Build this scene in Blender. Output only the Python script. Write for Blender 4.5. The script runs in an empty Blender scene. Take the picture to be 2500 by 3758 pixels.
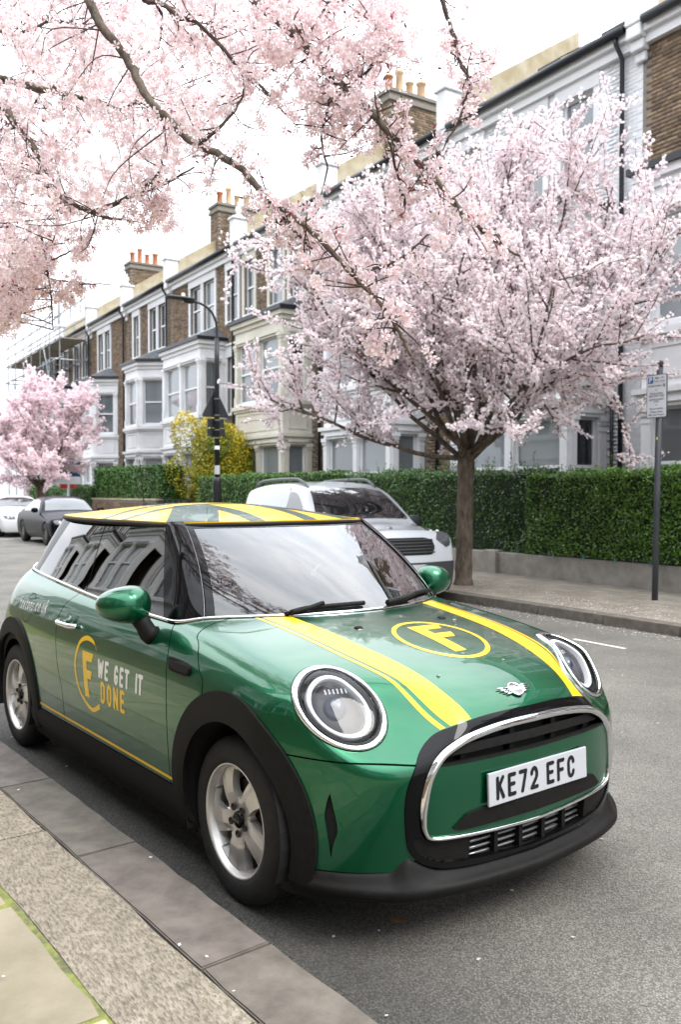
import bpy, bmesh, math, random
import numpy as np
from mathutils import Vector, Matrix
sc = bpy.context.scene
# ------------------------------------------------------------------ camera
CAM = np.array([2.7128, -2.3941, 1.4784]); YAW, PITCH, FPX = 2.4872, -0.021, 3198.19
cam_d = bpy.data.cameras.new('camera'); cam = bpy.data.objects.new('camera', cam_d); sc.collection.objects.link(cam)
FW = np.array([math.cos(YAW)*math.cos(PITCH), math.sin(YAW)*math.cos(PITCH), math.sin(PITCH)])
RT = np.cross(FW, [0, 0, 1]); RT /= np.linalg.norm(RT); UP = np.cross(RT, FW)
cam.matrix_world = Matrix([[RT[0], UP[0], -FW[0], CAM[0]], [RT[1], UP[1], -FW[1], CAM[1]], [RT[2], UP[2], -FW[2], CAM[2]], [0, 0, 0, 1]])
cam_d.sensor_fit = 'HORIZONTAL'; cam_d.sensor_width = 24.0; cam_d.lens = 24.0*FPX/2500
cam_d.clip_start = 0.05; cam_d.clip_end = 2000
cam_d.dof.use_dof = True; cam_d.dof.focus_distance = 3.15; cam_d.dof.aperture_fstop = 5.0
sc.camera = cam
def ray(px, py):                       # pixel of the 1568-wide view of the photo -> direction
    s = 2500/1568
    d = FW*FPX + RT*(px*s-1250) + UP*(1879-py*s); return d/np.linalg.norm(d)
def at_depth(px, py, dep):
    d = ray(px, py); return CAM + d*(dep/(d@FW))
def on_axis(px, py, ax, val):
    d = ray(px, py); return CAM + d*((val-CAM[ax])/d[ax])
# ------------------------------------------------------------------ sky, sun, exposure
SUN_EL, SUN_AZ = 48.0, 20.0            # degrees; azimuth from +x towards +y
world = bpy.data.worlds.new('World'); sc.world = world; world.use_nodes = True
nt = world.node_tree; nt.nodes.clear()
def nd(t, typ, **k):
    n = t.nodes.new(typ)
    for a, v in k.items(): setattr(n, a, v)
    return n
out = nd(nt, 'ShaderNodeOutputWorld'); bg = nd(nt, 'ShaderNodeBackground')
sky = nd(nt, 'ShaderNodeTexSky'); sky.sky_type = 'NISHITA'; sky.sun_disc = False
sky.sun_elevation = math.radians(SUN_EL); sky.sun_rotation = math.radians(90-SUN_AZ); sky.air_density = 1; sky.dust_density = 2
tc = nd(nt, 'ShaderNodeTexCoord'); mp = nd(nt, 'ShaderNodeMapping'); mp.inputs['Scale'].default_value = (1.0, 1.0, 2.2)
no = nd(nt, 'ShaderNodeTexNoise'); no.inputs['Scale'].default_value = 2.6; no.inputs['Detail'].default_value = 7; no.inputs['Roughness'].default_value = .6; no.inputs['Distortion'].default_value = .35
rp = nd(nt, 'ShaderNodeValToRGB'); rp.color_ramp.elements[0].position = .33; rp.color_ramp.elements[1].position = .60
rp.color_ramp.elements[0].color = (.86, .86, .86, 1); rp.color_ramp.elements[1].color = (1, 1, 1, 1)
cl = nd(nt, 'ShaderNodeValToRGB'); cl.color_ramp.elements[0].position = .3; cl.color_ramp.elements[1].position = .7
cl.color_ramp.elements[0].color = (4.9, 5.3, 5.9, 1); cl.color_ramp.elements[1].color = (7.7, 7.8, 8.0, 1)
mx = nd(nt, 'ShaderNodeMix', data_type='RGBA')
L = nt.links.new
L(tc.outputs['Generated'], mp.inputs['Vector']); L(mp.outputs['Vector'], no.inputs['Vector'])
L(no.outputs['Fac'], rp.inputs['Fac']); L(no.outputs['Fac'], cl.inputs['Fac'])
L(rp.outputs['Color'], mx.inputs['Factor']); L(sky.outputs['Color'], mx.inputs['A']); L(cl.outputs['Color'], mx.inputs['B'])
# overcast sky is brighter overhead than at the horizon (CIE overcast law, 1 + 2 sin(elevation))
sx_ = nd(nt, 'ShaderNodeSeparateXYZ'); L(tc.outputs['Generated'], sx_.inputs[0]); mr_ = nd(nt, 'ShaderNodeMapRange'); mr_.inputs['From Min'].default_value = 0; mr_.inputs['From Max'].default_value = 1; mr_.inputs['To Min'].default_value = 1.0; mr_.inputs['To Max'].default_value = 4.0
L(sx_.outputs['Z'], mr_.inputs['Value']); sc_ = nd(nt, 'ShaderNodeVectorMath', operation='SCALE'); L(mx.outputs['Result'], sc_.inputs[0]); L(mr_.outputs['Result'], sc_.inputs['Scale'])
L(sc_.outputs[0], bg.inputs['Color']); bg.inputs['Strength'].default_value = 0.1; L(bg.outputs[0], out.inputs[0])
sun_d = bpy.data.lights.new('sun', 'SUN'); sun_d.energy = 1.5; sun_d.angle = math.radians(25); sun_d.color = (1, .97, .92)
sun = bpy.data.objects.new('sun', sun_d); sc.collection.objects.link(sun)
_sd = Vector((math.cos(math.radians(SUN_EL))*math.cos(math.radians(SUN_AZ)), math.cos(math.radians(SUN_EL))*math.sin(math.radians(SUN_AZ)), math.sin(math.radians(SUN_EL))))
sun.rotation_euler = _sd.to_track_quat('Z', 'Y').to_euler(); sun.location = (0, 0, 30)
vs = sc.view_settings; vs.view_transform = 'Standard'; vs.look = 'None'; vs.gamma = 1; vs.use_curve_mapping = False; vs.exposure = 0.90
sc.render.engine = 'CYCLES'; sc.cycles.max_bounces = 8; sc.cycles.transparent_max_bounces = 12
sc.cycles.use_denoising = True
sc.cycles.sample_clamp_indirect = 6.0; sc.cycles.caustics_reflective = False; sc.cycles.caustics_refractive = False
COL = sc.collection
rng = np.random.default_rng(7); random.seed(7)
# ------------------------------------------------------------------ object helpers
def tag(o, label=None, cat=None, group=None, kind=None):
    if label: o['label'] = label
    if cat: o['category'] = cat
    if group: o['group'] = group
    if kind: o['kind'] = kind
    return o
def thing(name, label, cat, loc=(0, 0, 0), rz=0, group=None):
    o = bpy.data.objects.new(name, None); COL.objects.link(o); o.empty_display_size = .1
    o.location = loc; o.rotation_euler = (0, 0, rz)
    return tag(o, label, cat, group)
def mk(name, V, F, mat=None, parent=None, smooth=False, nrm=None, col=None):
    """one mesh object from arrays; F is an (n,k) array or a list of tuples"""
    me = bpy.data.meshes.new(name)
    V = np.asarray(V, np.float32).reshape(-1, 3)
    if isinstance(F, np.ndarray):
        k = F.shape[1]; n = len(F)
        me.vertices.add(len(V)); me.vertices.foreach_set('co', V.ravel())
        me.loops.add(n*k); me.loops.foreach_set('vertex_index', F.astype(np.int32).ravel())
        me.polygons.add(n); me.polygons.foreach_set('loop_start', np.arange(0, n*k, k, dtype=np.int32))
        me.polygons.foreach_set('loop_total', np.full(n, k, np.int32))
        me.update(calc_edges=True)
    else:
        me.from_pydata([tuple(v) for v in V], [], F); me.update()
    if smooth: me.polygons.foreach_set('use_smooth', np.ones(len(me.polygons), bool))
    if nrm is not None: me.normals_split_custom_set_from_vertices(np.asarray(nrm, np.float32))
    if col is not None:
        a = me.color_attributes.new('tint', 'FLOAT_COLOR', 'POINT')
        c = np.asarray(col, np.float32)
        if c.ndim == 1: c = np.stack([c, c, c, np.ones_like(c)], 1)
        elif c.shape[1] == 3: c = np.concatenate([c, np.ones((len(c), 1), np.float32)], 1)
        a.data.foreach_set('color', c.ravel())
    if mat: me.materials.append(mat)
    o = bpy.data.objects.new(name, me); COL.objects.link(o)
    if parent: o.parent = parent
    return o
def link(name, me, parent=None, loc=(0, 0, 0), rot=(0, 0, 0), scale=(1, 1, 1)):
    o = bpy.data.objects.new(name, me); COL.objects.link(o); o.parent = parent; o.location = loc; o.rotation_euler = rot; o.scale = scale; return o
def copy_tree(o, parent=None):
    c = o.copy(); COL.objects.link(c); c.parent = parent
    for ch in list(o.children): copy_tree(ch, c)
    return c
class MB:
    """collects shapes into one mesh"""
    def __init__(s): s.V = []; s.F = []
    def add(s, V, F):
        b = len(s.V); s.V.extend([tuple(map(float, v)) for v in V]); s.F.extend([tuple(i+b for i in f) for f in F]); return s
    def box(s, x0, x1, y0, y1, z0, z1):
        return s.add([(x0, y0, z0), (x1, y0, z0), (x1, y1, z0), (x0, y1, z0), (x0, y0, z1), (x1, y0, z1), (x1, y1, z1), (x0, y1, z1)],
                     [(0, 3, 2, 1), (4, 5, 6, 7), (0, 1, 5, 4), (1, 2, 6, 5), (2, 3, 7, 6), (3, 0, 4, 7)])
    def prism(s, pts, z0, z1, taper=1.0, c=None):
        n = len(pts); c = c or (sum(p[0] for p in pts)/n, sum(p[1] for p in pts)/n)
        V = [(x, y, z0) for x, y in pts]+[(c[0]+(x-c[0])*taper, c[1]+(y-c[1])*taper, z1) for x, y in pts]
        return s.add(V, [tuple(range(n-1, -1, -1)), tuple(range(n, 2*n))]+[(i, (i+1) % n, n+(i+1) % n, n+i) for i in range(n)])
    def tube(s, path, rad, n=8, cap=True, closed=False, flat=1.0):
        V, F = tube(path, rad, n, cap, closed, flat); return s.add(V, F)
    def lathe(s, prof, n=24, axis='z', c=(0, 0, 0), a0=0, a1=2*math.pi):
        V, F = lathe(prof, n, axis, c); return s.add(V, F)
    def build(s, name, mat, parent=None, smooth=False, bevel=0):
        me = bpy.data.meshes.new(name); me.from_pydata(s.V, [], s.F); me.update()
        if smooth: me.polygons.foreach_set('use_smooth', [True]*len(me.polygons))
        if mat: me.materials.append(mat)
        o = bpy.data.objects.new(name, me); COL.objects.link(o); o.parent = parent
        if bevel:
            m = o.modifiers.new('bevel', 'BEVEL'); m.width = bevel; m.segments = 2; m.limit_method = 'ANGLE'
        return o
def tube(path, rad, n=8, cap=True, closed=False, flat=1.0):
    P = np.asarray(path, float); m = len(P)
    rad = np.full(m, rad) if np.isscalar(rad) else np.asarray(rad, float)
    T = np.zeros_like(P)
    if closed: T = np.roll(P, -1, 0)-np.roll(P, 1, 0)
    else:
        T[1:-1] = P[2:]-P[:-2]; T[0] = P[1]-P[0]; T[-1] = P[-1]-P[-2]
    T /= np.linalg.norm(T, axis=1)[:, None]+1e-12
    ref = np.array([0, 0, 1.]) if abs(T[0][2]) < .9 else np.array([1., 0, 0])
    A = np.cross(T[0], ref); A /= np.linalg.norm(A); V = []; a = np.linspace(0, 2*math.pi, n, endpoint=False)
    for i in range(m):
        A = A-T[i]*(A@T[i]); A /= np.linalg.norm(A)+1e-12; B = np.cross(T[i], A)
        for t in a: V.append(P[i]+rad[i]*(math.cos(t)*A+math.sin(t)*B*flat))
    F = []
    for i in range(m if closed else m-1):
        j = (i+1) % m
        for k in range(n): F.append((i*n+k, i*n+(k+1) % n, j*n+(k+1) % n, j*n+k))
    if cap and not closed: F += [tuple(range(n-1, -1, -1)), tuple(range((m-1)*n, m*n))]
    return V, F
def lathe(prof, n=24, axis='z', c=(0, 0, 0)):
    V = []; F = []; m = len(prof)
    for k in range(n):
        t = 2*math.pi*k/n; co, si = math.cos(t), math.sin(t)
        for r, h in prof:
            p = {'z': (r*co, r*si, h), 'y': (r*co, h, r*si), 'x': (h, r*co, r*si)}[axis]
            V.append((p[0]+c[0], p[1]+c[1], p[2]+c[2]))
    for k in range(n):
        j = (k+1) % n
        for i in range(m-1): F.append((k*m+i, j*m+i, j*m+i+1, k*m+i+1))
    return V, F
def spline(pts, n, closed=False):
    """Catmull-Rom through points"""
    P = np.asarray(pts, float); m = len(P); o = []
    segs = m if closed else m-1
    for i in range(segs):
        p0 = P[(i-1) % m] if (closed or i > 0) else 2*P[0]-P[1]
        p1, p2 = P[i], P[(i+1) % m]
        p3 = P[(i+2) % m] if (closed or i < m-2) else 2*P[-1]-P[-2]
        for t in np.linspace(0, 1, n, endpoint=False):
            o.append(.5*((2*p1)+(-p0+p2)*t+(2*p0-5*p1+4*p2-p3)*t*t+(-p0+3*p1-3*p2+p3)*t**3))
    if not closed: o.append(P[-1])
    return np.array(o)
# ------------------------------------------------------------------ materials
MATS = {}
def pm(name, col, rough=.5, metal=0, coat=0, coat_r=.03, spec=.5, trans=0, ior=1.45, alpha=1):
    m = bpy.data.materials.new(name); m.use_nodes = True; b = m.node_tree.nodes['Principled BSDF']
    b.inputs['Base Color'].default_value = (*col, 1); b.inputs['Roughness'].default_value = rough; b.inputs['Metallic'].default_value = metal
    b.inputs['Coat Weight'].default_value = coat; b.inputs['Coat Roughness'].default_value = coat_r
    b.inputs['Specular IOR Level'].default_value = spec; b.inputs['Transmission Weight'].default_value = trans; b.inputs['IOR'].default_value = ior
    b.inputs['Alpha'].default_value = alpha
    MATS[name] = m; return m
def noisy(name, c0, c1, scale=5, rough=.7, bump=0, bscale=None, detail=6, tint=False, lo=.35, hi=.65, coords='Object', rvar=0, bdist=.01, stretch=None, **k):
    """principled with noise between two colours, optional bump and per-vertex tint"""
    m = pm(name, c0, rough, **k); t = m.node_tree; b = t.nodes['Principled BSDF']
    tc = nd(t, 'ShaderNodeTexCoord'); vec = tc.outputs[coords]
    if stretch:
        mp = nd(t, 'ShaderNodeMapping'); mp.inputs['Scale'].default_value = stretch; t.links.new(vec, mp.inputs['Vector']); vec = mp.outputs['Vector']
    n = nd(t, 'ShaderNodeTexNoise'); n.inputs['Scale'].default_value = scale; n.inputs['Detail'].default_value = detail; n.inputs['Roughness'].default_value = .62
    r = nd(t, 'ShaderNodeValToRGB'); r.color_ramp.elements[0].position = lo; r.color_ramp.elements[1].position = hi
    r.color_ramp.elements[0].color = (*c0, 1); r.color_ramp.elements[1].color = (*c1, 1)
    t.links.new(vec, n.inputs['Vector']); t.links.new(n.outputs['Fac'], r.inputs['Fac']); last = r.outputs['Color']
    if tint:
        a = nd(t, 'ShaderNodeVertexColor', layer_name='tint'); mm = nd(t, 'ShaderNodeMix', data_type='RGBA', blend_type='MULTIPLY'); mm.inputs['Factor'].default_value = 1
        t.links.new(last, mm.inputs['A']); t.links.new(a.outputs['Color'], mm.inputs['B']); last = mm.outputs['Result']
    t.links.new(last, b.inputs['Base Color'])
    if rvar:
        mr = nd(t, 'ShaderNodeMapRange'); mr.inputs['To Min'].default_value = rough-rvar; mr.inputs['To Max'].default_value = rough+rvar
        t.links.new(n.outputs['Fac'], mr.inputs['Value']); t.links.new(mr.outputs['Result'], b.inputs['Roughness'])
    if bump:
        n2 = nd(t, 'ShaderNodeTexNoise'); n2.inputs['Scale'].default_value = bscale or scale*3; n2.inputs['Detail'].default_value = 4
        bp = nd(t, 'ShaderNodeBump'); bp.inputs['Strength'].default_value = bump; bp.inputs['Distance'].default_value = bdist
        t.links.new(vec, n2.inputs['Vector']); t.links.new(n2.outputs['Fac'], bp.inputs['Height']); t.links.new(bp.outputs['Normal'], b.inputs['Normal'])
    return m
# ================================================================== green hatchback: body as smooth implicit surfaces
class Spl:
    """natural cubic spline, linear extrapolation"""
    def __init__(s,xs,ys):
        s.x=np.array(xs,float);s.y=np.array(ys,float);n=len(xs);h=np.diff(s.x)
        A=np.zeros((n,n));b=np.zeros(n);A[0,0]=A[-1,-1]=1
        for i in range(1,n-1):
            A[i,i-1]=h[i-1];A[i,i]=2*(h[i-1]+h[i]);A[i,i+1]=h[i]
            b[i]=3*((s.y[i+1]-s.y[i])/h[i]-(s.y[i]-s.y[i-1])/h[i-1])
        s.c=np.linalg.solve(A,b);s.h=h
        s.b=np.diff(s.y)/h-h*(2*s.c[:-1]+s.c[1:])/3;s.d=np.diff(s.c)/(3*h)
    def __call__(s,t):
        t=np.asarray(t,float);tc=np.clip(t,s.x[0],s.x[-1])
        i=np.clip(np.searchsorted(s.x,tc)-1,0,len(s.h)-1);u=tc-s.x[i]
        v=s.y[i]+u*(s.b[i]+u*(s.c[i]+u*s.d[i]))
        e1=s.b[0];hn=s.h[-1];e2=s.b[-1]+hn*(2*s.c[-2]+3*s.d[-1]*hn)
        return v+np.where(t<s.x[0],(t-s.x[0])*e1,0)+np.where(t>s.x[-1],(t-s.x[-1])*e2,0)
def smax(a,b,k):
    h=np.maximum(k-np.abs(a-b),0)/k
    return np.maximum(a,b)+h*h*h*k/6
PW=Spl([.08,.17,.30,.45,.60,.70,.80,.88,.94,.99,1.05],[.785,.805,.828,.842,.846,.843,.828,.800,.765,.72,.64])
Tx=Spl([-3.1,-2.6,-2.1,-1.4,-.6,0,.4,.7],[-.05,-.022,-.003,0,0,0,-.012,-.045])
HC=Spl([-.8,-.45,-.15,.05,.25,.45,.57,.65,.72,.80],[1.03,1.005,.972,.945,.909,.856,.805,.755,.695,.60])
NZ=Spl([.08,.18,.30,.42,.52,.62,.70,.78,.9],[.67,.70,.715,.725,.727,.722,.71,.69,.64])
NY=Spl([0,.28,.42,.54,.63,.70,.78,.86],[0,.016,.04,.085,.14,.205,.32,.48])
RZ=Spl([.1,.3,.5,.7,.9,1.05],[-3.02,-3.09,-3.10,-3.04,-2.98,-2.93])
LP=np.array([.412,.63,.755]);LN=np.array([.77,.22,.60]);LN/=np.linalg.norm(LN)
def body_f(p):
    x,z=p[...,0],p[...,2];w=np.abs(p[...,1])
    side=w-(PW(z)+Tx(x))
    xe=x+.10*w*w
    top=(z-(HC(xe)-.10*w*w))*.9
    nose=x-(NZ(z)-NY(w))
    rear=(RZ(z)+.35*w*w)-x
    q=np.stack([x-LP[0],w-LP[1],z-LP[2]],-1)
    dn=q@LN;r2=np.maximum((q*q).sum(-1)-dn*dn,0)
    lamp=dn-.75*r2
    f=smax(side,top,.16)
    f=smax(f,nose,.09)
    f=smax(f,lamp,.05)
    return smax(f,rear,.25)
XW0=Spl([.85,.95,1.1,1.25,1.36],[-.03,-.155,-.39,-.66,-.885])
WG=Spl([.85,.95,1.05,1.2,1.36],[.765,.735,.695,.632,.560])
GT=Spl([-3,-2.6,-2,-1.3,-.6,0],[-.10,-.055,-.015,0,-.012,-.04])
def glass_f(p):
    x,z=p[...,0],p[...,2];w=np.abs(p[...,1])
    side=(w-(WG(z)+GT(x)))*.93
    kc=np.interp(z,[.93,1.33],[.80,.28])
    ws=(x-(XW0(z)-kc*w*w))*.6
    rr=((-2.92+(z-.95)*.75+.35*w*w)-x)*.8
    return smax(smax(side,ws,.06),rr,.15)
def roof_z(x, y):
    h = Spl([-2.75, -2.4, -2.0, -1.6, -1.2, -.9, -.8], [.0, .040, .073, .085, .066, .024, .0])(x+.2*y*y)
    return 1.342+h*(1-np.minimum(np.abs(y)/.60, 1.2)**2.4)
def solve(fun, O, D, t1):
    """points on fun = 0 going outwards from inside points O along D"""
    a = np.zeros(len(O)); b = np.full(len(O), t1)
    for _ in range(34):
        m = (a+b)/2; s = fun(O+m[:, None]*D) > 0
        b = np.where(s, m, b); a = np.where(s, a, m)
    return O+a[:, None]*D
def cast(fun, D, t0, t1, n=260):
    """first hit of camera rays D with fun = 0"""
    t = np.linspace(t0, t1, n); P = CAM+D[:, None, :]*t[None, :, None]; f = fun(P.reshape(-1, 3)).reshape(len(D), n)
    i = np.argmax((f[:, :-1] > 0) & (f[:, 1:] <= 0), 1); a, b = t[i], t[i+1]
    for _ in range(26):
        m = (a+b)/2; s = fun(CAM+D*m[:, None]) > 0; a = np.where(s, m, a); b = np.where(s, b, m)
    return CAM+D*b[:, None]
def grad(fun, P, e=1.5e-3):
    g = np.stack([fun(P+np.eye(3)[k]*e)-fun(P-np.eye(3)[k]*e) for k in range(3)], -1)
    return g/(np.linalg.norm(g, axis=1)[:, None]+1e-12)
def gtri(nu, nv, flip=False):
    i, j = np.meshgrid(np.arange(nu-1), np.arange(nv-1), indexing='ij'); a = (i*nv+j).ravel(); b = a+nv
    T = np.concatenate([np.stack([a, b, b+1], 1), np.stack([a, b+1, a+1], 1)])
    return T[:, ::-1].copy() if flip else T
class S:
    """triangle surface with normals that can be clipped by a scalar field"""
    def __init__(s, V, T, N): s.V, s.T, s.N = V, T, N
    def orient(s):
        a, b, c = (s.V[s.T[:, k]] for k in range(3)); n = np.cross(b-a, c-a)
        f = (n*s.N[s.T[:, 0]]).sum(1) < 0; s.T[f] = s.T[f][:, ::-1]; return s
    def clip(s, fun):
        f = np.asarray(fun(s.V), float); f = np.where(np.abs(f) < 1e-9, -1e-9, f)
        ins = f <= 0; T = s.T; k = ins[T].sum(1)
        keep = [T[k == 3]]; V, N = s.V, s.N
        part = T[(k == 1) | (k == 2)]
        if len(part):
            lone_in = ins[part].sum(1) == 1
            m = np.where(lone_in[:, None], ins[part], ~ins[part]); r = m.argmax(1)
            idx = (r[:, None]+np.arange(3)) % 3; part = np.take_along_axis(part, idx, 1)
            E = np.concatenate([part[:, [0, 1]], part[:, [0, 2]]]); Es = np.sort(E, 1)
            key = Es[:, 0].astype(np.int64)*len(V)+Es[:, 1]; u, inv = np.unique(key, return_inverse=True)
            ea, eb = u//len(V), u % len(V); t = f[ea]/(f[ea]-f[eb])
            nv = V[ea]+(V[eb]-V[ea])*t[:, None]; nn = N[ea]+(N[eb]-N[ea])*t[:, None]
            base = len(V); V = np.concatenate([V, nv]); N = np.concatenate([N, nn/(np.linalg.norm(nn, axis=1)[:, None]+1e-12)])
            n = len(part); p01 = base+inv[:n]; p02 = base+inv[n:]
            li = lone_in
            keep.append(np.stack([part[li, 0], p01[li], p02[li]], 1))
            lo = ~li
            keep.append(np.stack([p01[lo], part[lo, 1], part[lo, 2]], 1)); keep.append(np.stack([p01[lo], part[lo, 2], p02[lo]], 1))
        T = np.concatenate(keep)
        used, inv = np.unique(T, return_inverse=True)
        return S(V[used], inv.reshape(-1, 3), N[used])
    def off(s, d): return S(s.V+s.N*d, s.T, s.N)
    def mirror(s):
        m = np.array([1, -1, 1.]); return S(s.V*m, s.T[:, ::-1].copy(), s.N*m)
    def join(s, o): return S(np.concatenate([s.V, o.V]), np.concatenate([s.T, o.T+len(s.V)]), np.concatenate([s.N, o.N]))
    def skirt(s, d, vec=None):
        """turn the open edges inwards by d so the sheet reads as a panel with thickness"""
        E = np.concatenate([s.T[:, [0, 1]], s.T[:, [1, 2]], s.T[:, [2, 0]]]); Es = np.sort(E, 1)
        key = Es[:, 0].astype(np.int64)*len(s.V)+Es[:, 1]; u, inv, cnt = np.unique(key, return_inverse=True, return_counts=True)
        bd = E[cnt[inv] == 1]
        if not len(bd): return s
        vi, inv2 = np.unique(bd, return_inverse=True); inv2 = inv2.reshape(-1, 2)
        vin = s.V[vi]+(s.N[vi]*-d if vec is None else np.asarray(vec)*d)
        p, q = s.V[bd[:, 0]], s.V[bd[:, 1]]; sn = np.cross(q-p, s.N[bd[:, 0]]); sn /= np.linalg.norm(sn, axis=1)[:, None]+1e-12
        vn = np.zeros((len(vi), 3)); np.add.at(vn, inv2[:, 0], sn); np.add.at(vn, inv2[:, 1], sn); vn /= np.linalg.norm(vn, axis=1)[:, None]+1e-12
        b0 = len(s.V); b1 = b0+len(vi)
        V = np.concatenate([s.V, s.V[vi], vin]); N = np.concatenate([s.N, vn, vn])
        a, b = b0+inv2[:, 0], b0+inv2[:, 1]; c, d2 = b1+inv2[:, 0], b1+inv2[:, 1]
        T = np.concatenate([s.T, np.stack([b, a, c], 1), np.stack([b, c, d2], 1)])
        return S(V, T, N)
    def obj(s, name, mat, parent=None):
        return mk(name, s.V, np.ascontiguousarray(s.T), mat, parent, True, s.N)
def polysd(Q, poly):
    """signed distance (negative inside) of 2D points to a closed polygon"""
    Q = np.asarray(Q, float); P = np.asarray(poly, float); B = np.roll(P, -1, 0); d = np.full(len(Q), 1e9); ins = np.zeros(len(Q), bool)
    for a, b in zip(P, B):
        e = b-a; w = Q-a; t = np.clip((w@e)/(e@e+1e-15), 0, 1); d = np.minimum(d, ((w-t[:, None]*e)**2).sum(1))
        c = (a[1] <= Q[:, 1]) != (b[1] <= Q[:, 1])
        with np.errstate(divide='ignore', invalid='ignore'): xi = a[0]+(Q[:, 1]-a[1])*e[0]/(e[1] if abs(e[1]) > 1e-15 else 1e-15)
        ins ^= c & (Q[:, 0] < xi)
    d = np.sqrt(d); return np.where(ins, -d, d)
def linesd(Q, pts):
    """distance of 2D points to an open polyline"""
    d = np.full(len(Q), 1e9); P = np.asarray(pts, float)
    for a, b in zip(P[:-1], P[1:]):
        e = b-a; w = Q-a; t = np.clip((w@e)/(e@e+1e-15), 0, 1); d = np.minimum(d, ((w-t[:, None]*e)**2).sum(1))
    return np.sqrt(d)
def arc(cx, cy, rx, ry, a0, a1, n=14): return [(cx+rx*math.cos(math.radians(a0+(a1-a0)*i/n)), cy+ry*math.sin(math.radians(a0+(a1-a0)*i/n))) for i in range(n+1)]
GLYPH = {  # strokes in a box 0..1 x 0..1
 'K': [[(.12, 0), (.12, 1)], [(.12, .42), (.85, 1)], [(.36, .60), (.9, 0)]], 'E': [[(.9, 0), (.12, 0), (.12, 1), (.9, 1)], [(.12, .52), (.78, .52)]],
 '7': [[(.08, 1), (.9, 1), (.38, 0)]], '2': [arc(.5, .68, .38, .32, 170, -35)+[(.1, 0), (.92, 0)]], 'F': [[(.12, 0), (.12, 1), (.9, 1)], [(.12, .5), (.76, .5)]],
 'C': [arc(.5, .70, .38, .30, 10, 180)+arc(.5, .30, .38, .30, 180, 350)], 'W': [[(0, 1), (.24, 0), (.5, .85), (.76, 0), (1, 1)]],
 'G': [arc(.5, .72, .38, .28, 20, 180)+arc(.5, .28, .38, .28, 180, 360)+[(.88, .40), (.60, .40)]], 'T': [[(0, 1), (1, 1)], [(.5, 1), (.5, 0)]], 'I': [[(.5, 0), (.5, 1)]],
 'D': [[(.12, 0), (.12, 1), (.45, 1)]+arc(.45, .70, .42, .30, 90, 0)+arc(.45, .30, .42, .30, 0, -90)+[(.12, 0)]], 'O': [arc(.5, .70, .38, .30, 0, 180)+arc(.5, .30, .38, .30, 180, 360)+[(.88, .70)]],
 'N': [[(.12, 0), (.12, 1), (.88, 0), (.88, 1)]], 'M': [[(.08, 0), (.08, 1), (.5, .3), (.92, 1), (.92, 0)]],
 'f': [[(.35, 0), (.35, .8)]+arc(.6, .8, .25, .18, 180, 60), [(.1, .62), (.7, .62)]], 'o': [arc(.5, .31, .38, .31, 0, 360, 20)], 'x': [[(.1, 0), (.9, .62)], [(.1, .62), (.9, 0)]],
 't': [[(.4, .85), (.4, .1), (.75, 0)], [(.1, .62), (.75, .62)]], 'n': [[(.15, 0), (.15, .62)], [(.15, .4)]+arc(.5, .34, .35, .28, 150, 0)+[(.85, 0)]], 's': [arc(.5, .46, .32, .16, 20, 250)+arc(.5, .15, .34, .15, 70, -160)],
 'c': [arc(.5, .31, .38, .31, 40, 320)], 'u': [[(.15, .62), (.15, .3)]+arc(.5, .28, .35, .28, 180, 360)+[(.85, .62)], [(.85, .62), (.85, 0)]], 'k': [[(.15, 0), (.15, 1)], [(.15, .25), (.8, .62)], [(.4, .38), (.85, 0)]], '.': [[(.5, .02), (.5, .04)]]}
def glyph_f(Q, text, x0, z0, h, adv, wid, stroke, slant=0.0):
    """stroke lettering as a signed field over 2D points; adv: list of advances"""
    f = np.full(len(Q), 1e9); x = x0
    for ch, ad in zip(text, adv):
        if ch != ' ':
            w = wid*ad; Y = (Q[:, 1]-z0)/h; loc = np.stack([Q[:, 0]-x-slant*(Q[:, 1]-z0), Q[:, 1]-z0], 1)
            g = np.full(len(Q), 1e9)
            near = (loc[:, 0] > -.05) & (loc[:, 0] < w+.05)
            if near.any():
                gg = np.full(near.sum(), 1e9)
                for st in GLYPH[ch]:
                    P = [(stroke/2+px*(w-stroke), stroke/2+py*(h-stroke)) for px, py in st]; gg = np.minimum(gg, linesd(loc[near], P)-stroke/2)
                g[near] = gg
            f = np.minimum(f, g)
        x += ad*(wid+.0)+ad*wid*.16
    return f
# ------------------------------------------------------------------ car materials
PAINT = pm('green_paint', (.0, .100, .0395), .28, metal=.75, coat=1, coat_r=.008, ior=1.45)
PAINT.node_tree.nodes['Principled BSDF'].inputs['Coat IOR'].default_value = 1.46
GLOSSBLACK = pm('gloss_black', (.004, .004, .0045), .05, spec=.25)
YELLOW = pm('yellow_vinyl', (.80, .49, .004), .35, coat=.35, coat_r=.02, spec=.4)
WHITEV = pm('white_vinyl', (.75, .75, .73), .3, coat=.6)
PLASTIC = noisy('black_plastic', (.0065, .006, .0056), (.010, .0092, .0086), 40, .58, spec=.2, bump=.25, bscale=900, bdist=.001, detail=3, rvar=.06)
DARK = pm('dark_inner', (.004, .004, .004), .8)
CHROME = pm('chrome', (.82, .82, .83), .04, metal=1)
SATIN = pm('satin_metal', (.30, .30, .31), .3, metal=.8)
RUBBER = noisy('tyre_rubber', (.011, .0105, .010), (.019, .018, .016), 25, .75, bump=.3, bscale=200, bdist=.002)
ALLOY = noisy('wheel_alloy', (.74, .72, .69), (.58, .56, .53), 9, .40, metal=.75, rvar=.08, lo=.3, hi=.75)
DIRTY = pm('dirty_steel', (.06, .05, .045), .6, metal=.6)
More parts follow.
